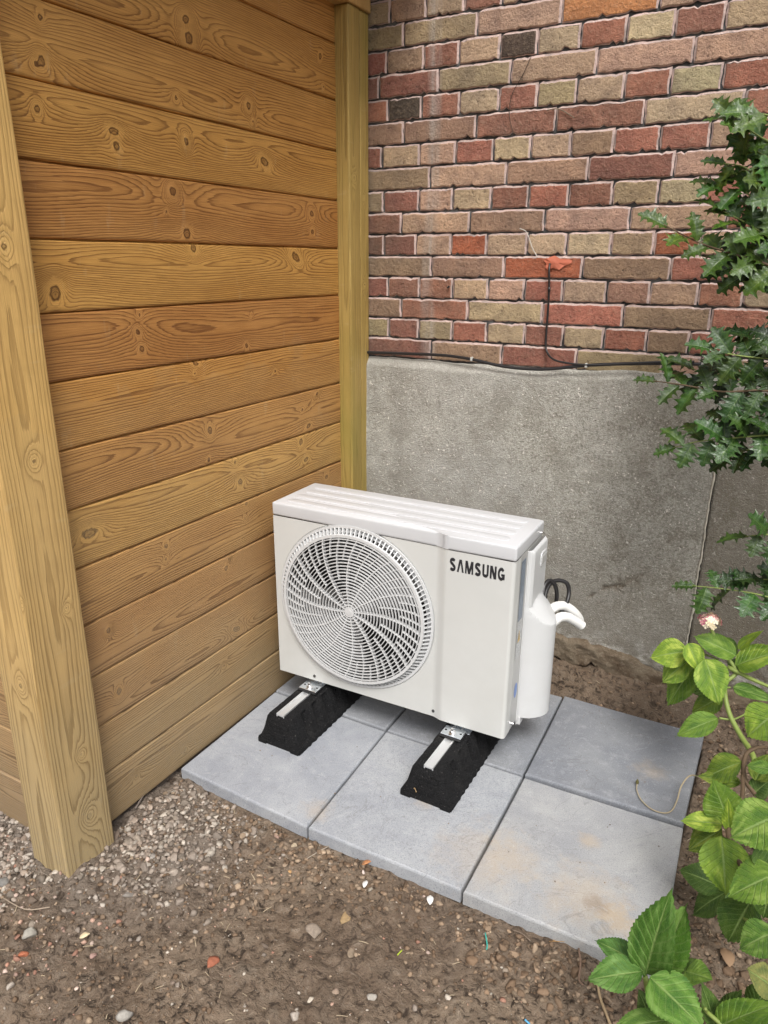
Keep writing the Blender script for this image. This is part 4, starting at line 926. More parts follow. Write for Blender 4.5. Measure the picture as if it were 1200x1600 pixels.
def clamp(br, H, yb):
    bm = bmesh.new(); bbox(bm, -.030, .030, yb-.020, yb+.024, H+.0042, H+.0085, .003, 2); bmput('rubber_pad', bm, BLACKP, br, smooth=True, auto=40)
    bm = bmesh.new(); bbox(bm, -.029, .029, yb-.014, yb+.026, H+.0087, H+.0115, .0012, 1); bmput('washer_plate', bm, ZINC, br)
    V, F = tube([(0, yb-.002, H+.0116), (0, yb-.002, H+.0135)], .0105, 20); put('washer', mesh('washer', V, F), BOLTM, br)
    V, F = tube([(0, yb-.002, H+.0136), (0, yb-.002, H+.0200)], .0080, 6); put('nut', mesh('nut', V, F), BOLTM, br)
    V, F = tube([(0, yb-.002, H+.0200), (0, yb-.002, H+.0265)], [.0045, .0040], 12); put('bolt', mesh('bolt', V, F), BOLTM, br)
    for s_ in (-1, 1):  # black discs painted in for the dark of the slot holes
        V, F = tube([(s_*.021, yb+.006, H+.0112), (s_*.021, yb+.006, H+.0119)], .0032, 10); put('slot_shade', mesh('slot_shade', V, F), BLACKP, br)
sb = support(.100, .2405, .205, .605, 'left black rubber support block with metal rail, nearer the plank wall')
clamp(*sb[1:])
sb2 = support(.5465, .687, .209, .609, 'right black rubber support block with metal rail, under the lettered end')
clamp(*sb2[1:])
# crumb of dried leaf on the right block
def leafbit(name, c, s_, col, label, cat, rot=(0, 0, 0)):
    rs = random.Random(int(c[0]*1e4)); V = []; F = []; n = 9
    for i in range(n):
        t = i/(n-1); wd = s_*.28*math.sin(math.pi*min(1, t*1.02+.01))**.7
        for q in (-1, 0, 1): V.append((s_*(t-.5), q*wd, .12*s_*math.sin(3*t)+(.12*wd if q else 0)*1.4+rs.uniform(-.01, .01)*s_))
    for i in range(n-1):
        for q in range(2): k = i*3+q; F.append((k, k+1, k+4, k+3))
    me = mesh(name, V, F, True); o = put(name, me, simple(name+'_skin', col, .75, var=.25), None, c); o.rotation_euler = rot; tag(o, label, cat)
    sd_ = o.modifiers.new('thick', 'SOLIDIFY'); sd_.thickness = .0007; return o
q = at(650, 1236, y=.213); leafbit('leaf_scrap', (q[0], .2045, .030), .018, (.50, .34, .17), 'small dry leaf scrap stuck on the end of the right rubber block', 'leaf', (1.2, .2, 2.4))

# cables and insulated pipes behind the cover
def at_u(px, py, y): return at(px, py, y=y)
bc = empty('connection_cable', tuple(at(848, 935, y=.62))); tag(bc, 'looped black power cable sticking out behind the valve cover', 'cable')
for pts in (((846, 955, .585), (848, 935, .60), (851, 915, .62), (859, 907, .64), (867, 914, .65), (870, 928, .66), (868, 945, .66), (862, 962, .64)), ((850, 950, .59), (853, 925, .62), (862, 910, .65), (875, 907, .67), (886, 912, .68), (889, 925, .68), (886, 940, .665), (878, 955, .65), (870, 972, .62))):
    V, F = tube(spline([at(a, b, y=c) for a, b, c in pts], 7), .0056, 10); put('cable_loop', mesh('cable_loop', fromW(V, bc), F, True), BLACKR, bc)
for pts, r, lb in ((((845, 975, .58), (855, 958, .60), (868, 948, .63), (882, 947, .66), (895, 955, .68), (904, 966, .70), (906, 975, .71)), .0125, 'upper white insulated pipe curving out behind the valve cover'), (((848, 990, .57), (862, 975, .59), (874, 965, .61), (886, 964, .63), (898, 970, .65), (907, 976, .665), (912, 980, .67)), .0125, 'lower white insulated pipe end just above the soil')):
    P = spline([at(a, b, y=c) for a, b, c in pts], 7); n_ = len(P); rr_ = [r*(1 if i < n_-3 else (.9, .7, .35)[i-n_+3]) for i in range(n_)]
    V, F = tube(P, rr_, 16); o = put('insulated_pipe', mesh('insulated_pipe', np.array(V)-P[0], F, True), FOAM, None, tuple(P[0])); tag(o, lb, 'pipe', 'white insulated pipes')

# ------------------------------------------------------------------ plants
def leaf_mat(name, dark, light, vein, rough=.4, serr=True, gloss=.5):
    k = M(name, rough, gloss); uv = k.n('UVMap').outputs[0]; u, v, _ = k.sep(uv); oi = k.n('ObjectInfo'); oc = oi.outputs['Color']; rnd = oi.outputs['Random']
    av = k.math('ABSOLUTE', v)
    ph = k.math('SUBTRACT', k.math('MULTIPLY', u, 8.5), k.math('MULTIPLY', k.math('POWER', av, .85), 2.3)); ph = k.math('ADD', ph, k.math('MULTIPLY', k.math('SUBTRACT', k.noise(k.scale(uv, (6, 6, 1)), 1, 2), .5), .35))
    tri = k.math('ABSOLUTE', k.math('SUBTRACT', k.math('FRACT', ph), .5)); vl = k.ramp(tri, (.0, 1.), (.05, .55), (.13, .0))
    mr = k.ramp(av, (.0, 1.), (.03, .8), (.065, 0.)); net = k.n('TexVoronoi', {'Vector': k.scale(uv, (26, 12, 1)), 'Scale': 1.}, feature='DISTANCE_TO_EDGE').outputs[0]; netl = k.ramp(net, (.0, 1.), (.09, 0.))
    blot = k.noise(k.n('VectorMath', {0: k.scale(uv, (2.5, 2, 1)), 1: k.n('CombineXYZ', {0: k.math('MULTIPLY', rnd, 40.)})}, operation='ADD').outputs[0], 1, 4)
    c = k.mix(k.ramp(blot, (.35, 0.), (.65, 1.)), dark, light); c = k.mix(k.ramp(k.math('ADD', blot, k.math('MULTIPLY', rnd, .12)), (.60, 0.), (.72, .45 if serr else .1)), c, vein); c = k.mix(1., c, oc, 'MULTIPLY')
    c = k.mix(k.math('MULTIPLY', netl, .18), c, vein); c = k.mix(k.math('MULTIPLY', vl, .28 if serr else .12), c, vein); c = k.mix(k.math('MULTIPLY', mr, .8 if serr else .35), c, vein)
    if serr: c = k.mix(k.ramp(k.noise(k.scale(uv, (9, 7, 1)), 1, 3), (.68, 0.), (.74, .5)), c, (.16, .10, .03))
    k.col(c); h = k.math('SUBTRACT', 0., k.math('ADD', k.math('MULTIPLY', vl, .8), k.math('ADD', mr, k.math('MULTIPLY', netl, .3)))); k.bump(h, .7 if serr else .35, .0016)
    k.set(k.b.inputs['Subsurface Weight'], 0.)
    tr = k.n('BsdfTranslucent', {'Color': c}); mx_ = k.n('MixShader', {0: .22 if serr else .08, 1: k.b.outputs[0], 2: tr}); out = [x for x in k.t.nodes if x.type == 'OUTPUT_MATERIAL'][0]; k.t.links.new(mx_.outputs[0], out.inputs[0])
    return k.m
HYD = leaf_mat('hydrangea_leaf', (.052, .130, .018), (.145, .265, .035), (.27, .38, .12), .48, True, .35)
HOL = leaf_mat('holly_leaf', (.010, .036, .009), (.026, .076, .016), (.14, .21, .05), .24, False, .5)
STEMG = simple('green_stem', (.20, .26, .06), .55, var=.3); STEMB = simple('brown_woody_stem', (.10, .065, .035), .8, bump=(80, .5, .002), var=.3); TWIG = simple('dry_twig', (.36, .30, .20), .8, bump=(120, .5, .001), var=.25)
def hyd_leaf(seed):
    rs = random.Random(seed); nu, nv = 34, 7; V = []; UV = []; F = []
    curl = rs.uniform(.10, .26); cup = rs.uniform(.10, .28); wv = rs.uniform(.02, .05); ph = rs.uniform(0, 6)
    for i in range(nu+1):
        u = i/nu; w0 = .5*((math.sin(math.pi*min(1, u*1.04)**.78)**.80 if 0 < u < .96 else 0)*(1-.10*u)+(.06*(1-u) if u > .85 else 0)); ser = (.016 if i % 2 else -.010)*(1 if 2 < i < nu else 0)
        for j in range(-nv, nv+1):
            v = j/nv; wd = w0+(ser*abs(v)**3); y = v*wd; x = u+(.012*abs(v)**2 if i % 2 else 0)
            vein = .010*math.sin((u*8.5-2.3*abs(v)**.85)*2*math.pi)*(1 if 0 < abs(v) < 1 else .3)*min(1, w0*4)
            z = -curl*(u*u)+cup*abs(y)**1.15*.9-.5*cup*y*y+wv*math.sin(u*7+ph)*v+vein
            V.append((x, y, z)); UV.append((u, v))
    m = 2*nv+1
    for i in range(nu):
        for j in range(m-1): q = i*m+j; F.append((q, q+m, q+m+1, q+1))
    return mesh('leaf', V, F, True, UV)
def hol_leaf(seed):
    rs = random.Random(seed); V = []; UV = []; F = []; ns_ = 4; nv = 4; sub = 4; nu = (ns_+1)*sub; tw = rs.uniform(-.2, .2)
    for i in range(nu+1):
        u = i/nu; body = .27*(math.sin(math.pi*min(1, u**.9))**.55 if 0 < u < 1 else 0); f = (i % sub)/sub; tip = (1-abs(f-0)*2) if f < .5 else (f*2-1); spine = max(0, tip)**2.2*.19*(1 if 0 < i < nu else 0)-.035*(1-tip)
        for j in range(-nv, nv+1):
            v = j/nv; a = abs(v); wd = body+(spine*a*a if 0 < i < nu else 0); x = u+(.03*a*a*max(0, tip)); y = v*max(wd, .004)
            z = .16*a*max(0, tip)**2*(1 if i % (2*sub) else -1)*body*2.4+.30*a*body-.30*(u-.4)**2+tw*y
            V.append((x, y, z)); UV.append((u, v))
    m = 2*nv+1
    for i in range(nu):
        for j in range(m-1): q = i*m+j; F.append((q, q+m, q+m+1, q+1))
    return mesh('leaf', V, F, True, UV)
HL = [hyd_leaf(i) for i in range(8)]; HO = [hol_leaf(i) for i in range(8)]
for m_ in HL: m_.materials.append(HYD)
for m_ in HO: m_.materials.append(HOL)
def place_leaf(parent, me, base, tip, width, normal, col):
    base, tip, normal = Vector(base), Vector(tip), Vector(normal); ax = tip-base; L = ax.length; ax.normalize(); nn = (normal-ax*normal.dot(ax)).normalized(); sd_ = nn.cross(ax)
    o = bpy.data.objects.new('leaf', me); COL.objects.link(o); o.parent = parent
    R = Matrix((ax*L, sd_*width, nn*(L*.8))).transposed().to_4x4(); o.matrix_basis = Matrix.Translation(base-Vector(parent.location))@R; o.color = (*col, 1); return o
def q6(cx, cy): return 800+cx/2.2857, 900+cy/2.2857
def hydrangea(name, label, base, leaves, stems):
    t = empty(name, base); tag(t, label, 'hydrangea', 'hydrangeas beside the slabs')
    for k, (bx, by, tx, ty, wd, y, dy, col) in enumerate(leaves):
        B = at(*q6(bx, by), y=y); T = at(*q6(tx, ty), y=y-dy); toc = CAMP-B; dist = np.linalg.norm(toc); toc = toc/dist
        rs = random.Random(k+len(leaves)); nrm = toc*.75+np.array([0, 0, .65])+np.array([rs.uniform(-.25, .25), rs.uniform(-.2, .2), rs.uniform(-.1, .1)])
        fd = np.dot(B-CAMP, FW); ww = wd/2.2857/FPX*fd*1.02
        o = place_leaf(t, HL[k % 8], B, T, ww, nrm, col); 
    for pts, r, m_ in stems:
        P = spline([at(*q6(a, b), y=c) for a, b, c in pts], 7); n_ = len(P); V, F = tube(P, [r*(1-.35*i/n_) for i in range(n_)], 9); put('stem', mesh('stem', fromW(V, t), F, True), m_, t)
    return t
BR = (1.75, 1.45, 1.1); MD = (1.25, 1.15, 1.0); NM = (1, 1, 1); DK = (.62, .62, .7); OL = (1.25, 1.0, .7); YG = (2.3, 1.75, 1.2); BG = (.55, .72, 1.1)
t = hydrangea('hydrangea', 'upper hydrangea with bright yellow-green leaves and a pink flower head by the back slab', (1.42, .62, .0), [
 (628, 268, 488, 285, 112, .60, .02, YG), (632, 300, 528, 380, 100, .60, .02, BR), (628, 240, 680, 342, 78, .58, .03, YG), (652, 320, 545, 462, 118, .62, .02, MD), (690, 295, 748, 462, 132, .56, .03, BR),
 (800, 285, 660, 205, 104, .60, .01, MD), (800, 320, 950, 255, 118, .60, .02, BR), (752, 430, 636, 488, 82, .60, .02, OL), (738, 508, 578, 562, 92, .52, .04, MD), (790, 398, 930, 436, 68, .58, .02, NM),
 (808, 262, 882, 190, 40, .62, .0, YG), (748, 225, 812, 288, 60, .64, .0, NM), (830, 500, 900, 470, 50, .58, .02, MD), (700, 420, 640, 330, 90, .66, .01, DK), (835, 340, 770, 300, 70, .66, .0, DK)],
 [(((870, 700, .40), (860, 640, .44), (820, 575, .5), (780, 500, .54), (762, 430, .57), (765, 380, .58), (800, 340, .60), (745, 260, .61), (712, 190, .62)), .0065, STEMG), (((740, 508, .53), (790, 512, .54), (840, 490, .55)), .0028, STEMG), (((760, 400, .58), (780, 398, .58)), .003, STEMG), (((770, 325, .60), (860, 370, .58), (930, 400, .57)), .0055, STEMG), (((628, 268, .6), (660, 270, .6), (740, 300, .6)), .0025, STEMG)])
fc = at(*q6(705, 166), y=.60); rs = random.Random(4)
fh = empty('flower_head', tuple(fc-np.array(t.location)), 0, t)
PINK = ocmat('petal', .6, (60, .2, .001), .85, 1.15)
V = []; F = []
for i in range(5):
    a = 0
pet = []
for k in range(4):
    a = k*math.pi/2; c, s_ = math.cos(a), math.sin(a); b = len(pet); 
    for (x, y, z) in ((0, 0, 0), (.0045, -.0032, .0008), (.0075, 0, .0014), (.0045, .0032, .0008)): pet.append((x*c-y*s_, x*s_+y*c, z))
fm = mesh('floret', pet, [(4*k, 4*k+1, 4*k+2, 4*k+3) for k in range(4)]); fm.materials.append(PINK)
for i in range(70):
    a = rs.uniform(0, 6.28); e_ = rs.uniform(-.1, 1.57); d = Vector((math.cos(a)*math.cos(e_), math.sin(a)*math.cos(e_), math.sin(e_)*.75)); o = put('floret', fm, None, fh, tuple(d*.024*rs.uniform(.85, 1.1)))
    o.rotation_euler = d.to_track_quat('Z', 'Y').to_euler(); o.color = (*rs.choice([(.72, .32, .34), (.75, .48, .42), (.72, .62, .42), (.62, .20, .28), (.78, .68, .52)]), 1); o.scale = (1, 1, 1)
hydrangea('hydrangea', 'middle hydrangea with broad leaves hanging over the right edge of the slabs', (1.36, .22, -.02), [
 (822, 664, 668, 716, 108, .34, .01, OL), (820, 742, 655, 705, 78, .33, .0, OL), (950, 480, 832, 575, 150, .10, .02, BR), (925, 690, 838, 672, 58, .2, .0, NM), (772, 872, 722, 738, 138, .22, .02, MD), (752, 886, 608, 866, 80, .20, .03, YG),
 (775, 905, 775, 812, 50, .18, .02, YG), (960, 850, 770, 930, 190, .04, .03, MD), (752, 905, 612, 975, 104, .2, .02, OL), (748, 928, 768, 1146, 172, .12, .05, BR), (745, 1110, 603, 1040, 118, .22, .01, DK),
 (950, 1060, 765, 1140, 160, .02, .03, MD), (765, 1128, 628, 1205, 112, .2, .01, DK), (852, 1160, 762, 1325, 160, .10, .02, DK), (940, 1270, 800, 1330, 130, .0, .02, NM), (935, 1470, 850, 1405, 120, -.1, .02, (1.9, 1.0, 2.2)),
 (870, 730, 910, 640, 80, .3, .0, OL), (860, 780, 915, 730, 80, .3, .0, DK), (890, 1000, 850, 1090, 90, .14, .0, DK), (800, 800, 860, 900, 110, .26, .0, DK), (880, 560, 940, 470, 90, .34, .0, BR), (930, 1100, 890, 1230, 150, .06, .02, DK), (790, 1180, 690, 1130, 100, .24, .0, DK), (900, 940, 960, 1060, 150, .05, .0, DK)],
 [(((880, 1130, .05), (800, 1000, .12), (772, 900, .18), (820, 800, .26), (825, 700, .33), (845, 625, .36), (900, 610, .38)), .005, STEMB), (((870, 780, .3), (830, 720, .32), (835, 640, .35), (880, 610, .37)), .0055, STEMB), (((800, 1190, .12), (850, 1240, .08), (930, 1290, .02)), .004, STEMG)])
hydrangea('hydrangea', 'low hydrangea shoot with large dark green leaves at the bottom right corner', (1.2, -.25, -.04), [
 (478, 1425, 532, 1172, 168, -.16, .03, (.80, .92, 1.0)), (468, 1412, 260, 1436, 128, -.17, .04, (.85, .98, 1.1)), (455, 1385, 300, 1290, 95, -.14, .0, (.62, .80, .9)), (520, 1410, 610, 1198, 148, -.13, .02, (.95, 1.05, 1.0)), (492, 1432, 690, 1610, 185, -.20, .04, (.95, 1.05, 1.0)), (620, 1412, 706, 1430, 100, -.14, .02, MD),
 (500, 1600, 462, 1488, 84, -.18, .0, DK), (560, 1585, 345, 1612, 96, -.2, .03, NM), (725, 1610, 695, 1468, 80, -.12, .0, DK), (750, 1600, 805, 1482, 80, -.10, .0, DK), (735, 1610, 905, 1530, 112, -.14, .02, MD), (850, 1560, 930, 1450, 100, -.08, .0, DK), (560, 1480, 660, 1370, 110, -.10, .0, DK), (820, 1660, 960, 1580, 120, -.14, .02, NM), (600, 1660, 560, 1560, 100, -.15, .0, DK), (900, 1620, 840, 1520, 90, -.1, .0, DK)],
 [(((520, 1640, -.16), (490, 1520, -.15), (476, 1430, -.16)), .006, STEMG), (((770, 1620, -.14), (700, 1560, -.14), (690, 1545, -.15)), .004, STEMG)])
# dry twig lying over the back right slab
P = spline([at(*q6(a, b), z=c) for a, b, c in ((447, 740, .016), (446, 765, .015), (462, 800, .014), (498, 832, .012), (540, 846, .012), (570, 838, .014), (590, 800, .022), (605, 750, .035), (640, 712, .05), (700, 730, .07), (770, 742, .09))], 7); n_ = len(P)
tw = empty('dry_twig', tuple(P[0])); V, F = tube(P, [.0013+.0009*i/n_ for i in range(n_)], 7); put('stem', mesh('stem', fromW(V, tw), F, True), TWIG, tw); tag(tw, 'bare curved twig with a dried bud hanging over the back right slab', 'twig')
V, F = tube([P[0]+np.array([0, 0, z]) for z in (-.004, .0, .004, .008, .013)], [.001, .004, .0045, .003, .0006], 8); put('bud', mesh('bud', fromW(V, tw), F, True), simple('dry_bud', (.10, .09, .03), .8), tw)

# holly
hb = empty('holly_bush', (1.5, .72, .0)); tag(hb, 'dark glossy spiny holly branches reaching in from the right edge', 'holly')
rs = random.Random(21)
def holly_spray(pts, n, ln=(.050, .074), tone=(1, 1, 1), r=.0022, jit=.016, endcap=True):
    P = [at(a, b, y=c) for a, b, c in pts]; SP = spline(P, 6); m = len(SP); V, F = tube(SP, [max(.0009, r*(1-.6*i/m)) for i in range(m)][::1], 7); put('branch', mesh('branch', fromW(V, hb), F, True), STEMB if r > .0024 else STEMG, hb)
    n = max(3, int(n*.95))
    for k in range(n):
        i = int((k+.6)/n*(m-1)); p = np.array(SP[i]); d = np.array(SP[min(i+1, m-1)])-np.array(SP[max(i-1, 0)]); d = d/np.linalg.norm(d)
        side = np.cross(d, FW); side /= np.linalg.norm(side); sg = 1 if k % 2 else -1
        ax = d*rs.uniform(.2, .8)+side*sg*rs.uniform(.5, 1.)+np.array([rs.uniform(-.3, .3), rs.uniform(-.6, .35), rs.uniform(-.35, .25)])
        if k == n-1: ax = d+np.array([0, -.2, 0])
        ax = ax/np.linalg.norm(ax); L = rs.uniform(*ln); toc = CAMP-p; toc /= np.linalg.norm(toc); nrm = toc*.6+np.array([0, 0, .8])+np.array([rs.uniform(-.6, .6), rs.uniform(-.4, .4), rs.uniform(-.4, .3)])
        v = rs.uniform(.7, 1.35); place_leaf(hb, HO[rs.randrange(8)], p, p+ax*L, L*rs.uniform(.80, 1.05), nrm, (tone[0]*v*rs.uniform(.8, 1.5), tone[1]*v, tone[2]*v*.8))
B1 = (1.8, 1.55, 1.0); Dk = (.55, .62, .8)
holly_spray(((1230, 235, .62), (1190, 215, .62), (1160, 195, .62), (1140, 178, .62)), 8, tone=B1)
holly_spray(((1225, 190, .6), (1200, 180, .6), (1180, 178, .6)), 4, tone=B1)
holly_spray(((1240, 330, .62), (1200, 290, .62), (1165, 262, .62), (1130, 255, .62)), 10, tone=B1)
holly_spray(((1240, 350, .64), (1190, 320, .64), (1150, 290, .64), (1112, 285, .64)), 10, tone=B1)
holly_spray(((1240, 430, .6), (1190, 410, .6), (1140, 395, .6), (1090, 378, .6), (1035, 350, .6)), 12, tone=B1, r=.003)
holly_spray(((1240, 400, .62), (1200, 370, .62), (1160, 345, .62), (1130, 330, .62)), 10, tone=B1)
holly_spray(((1240, 260, .64), (1210, 250, .64), (1180, 235, .64)), 6, tone=B1)
holly_spray(((1250, 470, .62), (1200, 440, .62), (1160, 425, .62), (1130, 412, .62)), 10, tone=NM)
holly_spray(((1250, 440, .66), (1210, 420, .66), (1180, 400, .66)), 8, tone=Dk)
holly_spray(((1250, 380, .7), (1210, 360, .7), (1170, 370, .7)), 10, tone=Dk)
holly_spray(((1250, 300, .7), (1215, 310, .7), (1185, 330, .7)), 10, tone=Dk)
holly_spray(((1250, 560, .6), (1200, 560, .6), (1150, 555, .6), (1110, 545, .6)), 10, tone=NM)
holly_spray(((1250, 620, .6), (1190, 610, .6), (1130, 612, .6), (1070, 602, .6), (1020, 595, .6)), 15, tone=NM, r=.003)
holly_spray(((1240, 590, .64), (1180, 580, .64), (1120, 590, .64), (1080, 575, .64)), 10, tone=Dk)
holly_spray(((1250, 680, .58), (1200, 680, .58), (1140, 685, .58), (1090, 690, .58), (1050, 700, .58)), 13, tone=NM)
holly_spray(((1250, 640, .62), (1200, 650, .62), (1150, 650, .62), (1115, 660, .62)), 12, tone=NM)
holly_spray(((1250, 710, .6), (1200, 700, .6), (1160, 705, .6), (1140, 715, .6)), 9, tone=Dk)
holly_spray(((1250, 520, .64), (1210, 530, .64), (1175, 525, .64)), 6, tone=Dk)
holly_spray(((1250, 835, .6), (1200, 835, .6), (1165, 838, .6)), 6, tone=NM)
holly_spray(((1250, 950, .6), (1190, 930, .6), (1130, 920, .6), (1080, 915, .6)), 10, tone=NM)
holly_spray(((1250, 900, .62), (1210, 905, .62), (1170, 905, .62)), 7, tone=Dk)

rs = random.Random(77)
TR = [(1.56, .80, 0.0), (1.55, .78, .35), (1.58, .76, .75), (1.55, .74, 1.1), (1.57, .74, 1.5), (1.54, .72, 1.9), (1.55, .72, 2.2)]
V, F = tube(spline(TR, 6), [.022-.0004*i for i in range(37)], 9); put('trunk', mesh('trunk', fromW(V, hb), F, True), STEMB, hb)
for (px_, py_, yy_) in ((1250, 235, .62), (1250, 330, .62), (1250, 410, .6), (1250, 470, .62), (1250, 560, .6), (1250, 620, .6), (1250, 680, .58), (1250, 835, .6), (1250, 950, .6), (1250, 300, .7), (1250, 710, .6)):
    e_ = at(px_, py_, y=yy_); z_ = min(2.1, max(.15, e_[2]-.10)); b0 = np.array([1.56, .76, z_]); V, F = tube(spline([b0, (b0+e_)/2+np.array([0, 0, .02]), e_], 6), [.007-.0003*i for i in range(13)], 7); put('branch', mesh('branch', fromW(V, hb), F, True), STEMB, hb)
    for k in range(7):
        t_ = rs.random(); p = b0*(1-t_)+e_*t_; ax = np.array([rs.uniform(-1, 1), rs.uniform(-1, .3), rs.uniform(-.4, .6)]); ax /= np.linalg.norm(ax); L = rs.uniform(.045, .068); v = rs.uniform(.7, 1.3)
        place_leaf(hb, HO[rs.randrange(8)], p, p+ax*L, L*.95, (rs.uniform(-.4, .4), -.6, .8), (v, v, v))
for tt_, n_, (x0, x1), (y0, y1), (z0, z1), L_ in ((bpy.data.objects['hydrangea'], 26, (1.42, 1.72), (.45, .75), (.10, .50), .11), (bpy.data.objects['hydrangea.001'], 26, (1.42, 1.75), (-.05, .42), (.08, .42), .13), (bpy.data.objects['hydrangea.002'], 12, (1.28, 1.55), (-.5, -.22), (.03, .16), .12)):
    for k in range(n_):
        p = np.array([rs.uniform(x0, x1), rs.uniform(y0, y1), rs.uniform(z0, z1)])
        s_ = (p-CAMP); px_ = 600+FPX*(s_@RT)/(s_@FW); py_ = 800-FPX*(s_@UP)/(s_@FW)
        if px_ < 1245 and py_ < 1650: continue
        ax = np.array([rs.uniform(-.6, 1), rs.uniform(-1, .6), rs.uniform(-.5, .2)]); ax /= np.linalg.norm(ax); L = L_*rs.uniform(.7, 1.1); v = rs.uniform(.7, 1.2)
        place_leaf(tt_, HL[rs.randrange(8)], p, p+ax*L, L*.8, (rs.uniform(-.4, .4), rs.uniform(-.5, .2), .9), (v, v, v))
# ------------------------------------------------------------------ single stones and litter on the soil
def litter(name, px, py, size, col, label, cat, flat_=.55, zz=None):
    c = at(px, py, z=-.038)
    for _ in range(3): c = at(px, py, z=float(ground_h(np.array([c[0]]), np.array([c[1]]))[0]))
    rs_ = np.random.default_rng(int(px*7+py)); V = rock_shape(IC2, rs_, .2)*np.array([size, size*rs_.uniform(.6, .85), size*flat_]); o = put(name, mesh(name, V, IC2[1], False), ROCK, None, (c[0], c[1], c[2]+size*flat_*.35)); o.rotation_euler = (rs_.uniform(-.2, .2), rs_.uniform(-.2, .2), rs_.uniform(0, 6)); o.color = (*col, 1); tag(o, label, cat); return o
litter('brick_fragment', 331, 1506, .0185, (.36, .13, .075), 'flat orange brick fragment lying alone on the mud, bottom middle left', 'brick fragment', .4)
litter('brick_fragment', 38, 1493, .0125, (.40, .14, .075), 'orange brick piece in the gravel below the near post', 'brick fragment', .8)
litter('stone', 48, 1463, .019, (.31, .29, .25), 'large pale round stone above the orange brick piece at left', 'stone', .8)
litter('stone', 459, 1322, .0105, (.42, .34, .24), 'angular tan stone in front of the left slab corner', 'stone', .8)
litter('stone', 453, 1362, .009, (.46, .28, .13), 'small orange-tan stone below the angular tan one', 'stone', .4)
litter('stone', 313, 1267, .011, (.40, .36, .30), 'pale flat stone near the plank wall and the left slab', 'stone', .45)
litter('stone', 490, 1458, .022, (.26, .21, .165), 'flat mud-coated stone pressed into the mud, right of the brick fragment', 'stone', .25)
litter('stone', 548, 1490, .020, (.27, .21, .15), 'flat brown stone sunk in the mud, right of the mud-coated one', 'stone', .22)
litter('stone', 525, 1550, .011, (.27, .20, .15), 'small brownish stone at the bottom edge in the mud', 'stone', .5)
litter('stone', 580, 1560, .013, (.36, .33, .29), 'grey stone at the bottom edge right of the brownish one', 'stone', .5)
litter('stone', 568, 1364, .007, (.55, .45, .40), 'tiny pale pink pebble by the orange leaf in front of the slab', 'pebble', .8)
litter('stone', 578, 1392, .008, (.34, .30, .24), 'small grey pebble beside the white curl on the mud', 'pebble', .8)
litter('stone', 195, 1590, .018, (.30, .28, .25), 'pale grey stone cut by the bottom edge at left', 'stone', .5)
litter('stone', 5, 1380, .018, (.20, .19, .175), 'dark grey cobble at the left edge beside the near post', 'stone', .8)
litter('stone', 200, 1400, .015, (.24, .215, .19), 'dark grey lump right of the near post foot', 'stone', .7)
litter('stone', 240, 1340, .013, (.30, .27, .24), 'rounded grey stone in the heap by the near post', 'stone', .75)
litter('stone', 485, 1563, .008, (.50, .44, .36), 'little pale stone near the bottom middle of the mud', 'stone', .5)
litter('stone', 790, 1517, .008, (.27, .22, .17), 'grey rooty lump below the slab joint', 'stone', .8)
litter('stone', 145, 1495, .012, (.40, .26, .22), 'pinkish flat stone among the gravel at lower left', 'stone', .35)
litter('mud_patch', 540, 1432, .024, (.30, .21, .11), 'crumbly ochre sand patch on the mud left of the middle slab corner', 'sand', .12)
for px, py, s_, col, lb, ct in ((573, 1352, .022, (.42, .19, .08), 'curled orange dead leaf by the slab edge', 'leaf'), (1133, 1506, .046, (.30, .19, .11), 'curled brown dead leaf on the soil between the hydrangeas', 'leaf'), (672, 1410, .026, (.78, .77, .74), 'white feather-like scrap on the mud in front of the slab joint', 'scrap'), (571, 1385, .020, (.75, .74, .72), 'white curled scrap on the mud below the slab edge', 'scrap'), (133, 1466, .020, (.62, .52, .33), 'pale straw coloured wood chip on the gravel', 'wood chip')):
    c = at(px, py, z=-.032); leafbit('dead_leaf' if ct == 'leaf' else 'wood_chip' if ct == 'wood chip' else 'paper_scrap', (c[0], c[1], -.026 if ct != 'leaf' or px < 1000 else -.015), s_, col, lb, ct, (random.uniform(-.3, .3), random.uniform(-.2, .2), random.uniform(0, 3)))
def stick(name, pts, r, col, label, cat, lift=.004):
    P = []
    for a, b in pts:
        c = at(a, b, z=-.036); c[2] = float(ground_h(np.array([c[0]]), np.array([c[1]]))[0])+lift; P.append(c)
    SP = spline(P, 4); V, F = tube(SP, r, 6); o = put(name, mesh(name, np.array(V)-P[0], F, True), simple(name+'_skin', col, .7, var=.2), None, tuple(P[0])); tag(o, label, cat)
stick('plastic_strip', ((758, 1464), (761, 1480), (760, 1486)), .0014, (.04, .36, .30), 'thin turquoise plastic strip on the mud below the front right slab', 'plastic strip')
stick('plastic_strip', ((820, 1592), (829, 1598)), .0018, (.10, .36, .58), 'tiny blue plastic piece at the bottom edge', 'plastic strip')
stick('grass_stalk', ((621, 1494), (628, 1486)), .0013, (.42, .52, .05), 'small lime green stalk on the mud', 'stalk')
stick('twig', ((903, 1492), (906, 1515), (904, 1535), (911, 1545)), .0022, (.20, .13, .09), 'short dark brown root standing by the low hydrangea', 'twig', .008)
stick('twig', ((932, 1535), (938, 1560), (948, 1585), (955, 1600)), .0028, (.40, .29, .17), 'pale tan twig running to the low hydrangea leaves', 'twig', .006)
stick('twig', ((800, 1453), (815, 1463), (828, 1478)), .0014, (.20, .15, .11), 'thin dark twig in front of the front right slab', 'twig')
stick('twig', ((0, 1398), (40, 1425), (80, 1427)), .0014, (.30, .24, .18), 'thin dry stalk across the gravel at the left edge', 'twig')
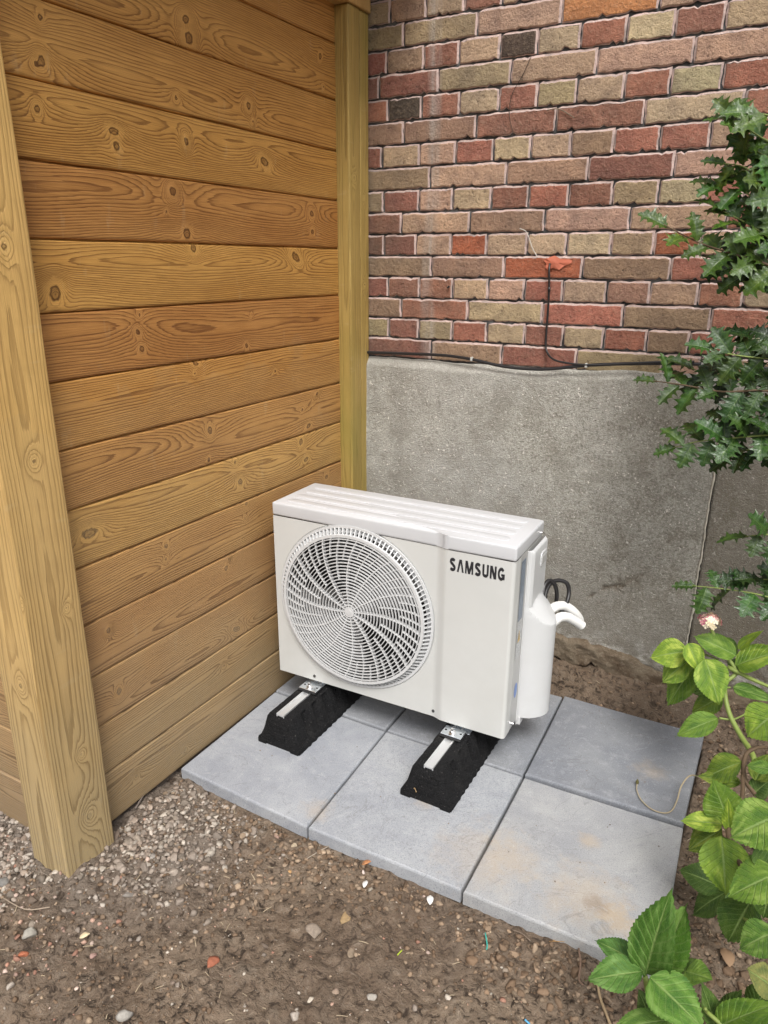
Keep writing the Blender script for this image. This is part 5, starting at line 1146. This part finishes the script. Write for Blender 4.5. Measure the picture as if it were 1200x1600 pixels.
stick('twig', ((213, 1275), (225, 1258), (238, 1232)), .0020, (.17, .14, .12), 'thin root leaning along the foot of the plank wall', 'twig', .010)
stick('twig', ((478, 1342), (497, 1334), (514, 1325)), .0012, (.33, .28, .22), 'short straw beside the angular tan stone', 'twig')
for k in range(7):   # tuft of dry needles by the slab
    pass
rs = random.Random(8); c0 = at(868, 1470, z=-.03); V = []; F = []
for k in range(10):
    a = rs.uniform(0, 6.28); e_ = c0+np.array([math.cos(a)*.018, math.sin(a)*.018, rs.uniform(.006, .014)]); v_, f_ = tube([c0+np.array([rs.uniform(-.006, .006), 0, .0]), e_], [.0010, .0005], 5); b = len(V); V += [np.array(q)-c0 for q in v_]; F += [tuple(i+b for i in f) for f in f_]
o = put('needle_tuft', mesh('needle_tuft', V, F), simple('dry_needles', (.42, .24, .09), .7), None, tuple(c0)); tag(o, 'tuft of dry orange needles at the edge of the front right slab', 'dry needles')
# fine litter: straws and chips too many to count
V = []; F = []
pp = scatter(260, -.1, 1.5, -.8, .9, lambda x, y: .6+0*x)
for i, p in enumerate(pp):
    a = RNG.random()*3.14; L = .003+.009*RNG.random(); d = np.array([math.cos(a)*L, math.sin(a)*L, .001*RNG.normal()]); v_, f_ = tube([p-d+(0, 0, .0015), p+(0, 0, .0025), p+d+(0, 0, .0015)], .0005+.0004*RNG.random(), 4); b = len(V); V += [np.array(q) for q in v_]; F += [tuple(k+b for k in f) for f in f_]
o = put('straw_litter', mesh('straw_litter', V, F), simple('straw', (.42, .34, .23), .8, var=.3), None); tag(o, 'fine straws and fibres scattered over the soil', 'straw litter', kind='stuff')
# soil specks on the slabs
n_ = 160; px_ = RNG.uniform(.02, 1.18, n_); py_ = RNG.uniform(.03, .82, n_); pts = np.column_stack([px_, py_, np.where((px_ > .79) & (py_ > .44), .0085, np.where(py_ > .43, .0030, .0010))])
stones('slab_specks', pts, .0008+.0018*RNG.random(n_)**3, pick(SOILC[:3], n_), IC1, STONE, 'tiny dark soil specks on the paving slabs', 'soil specks', sink=.2)
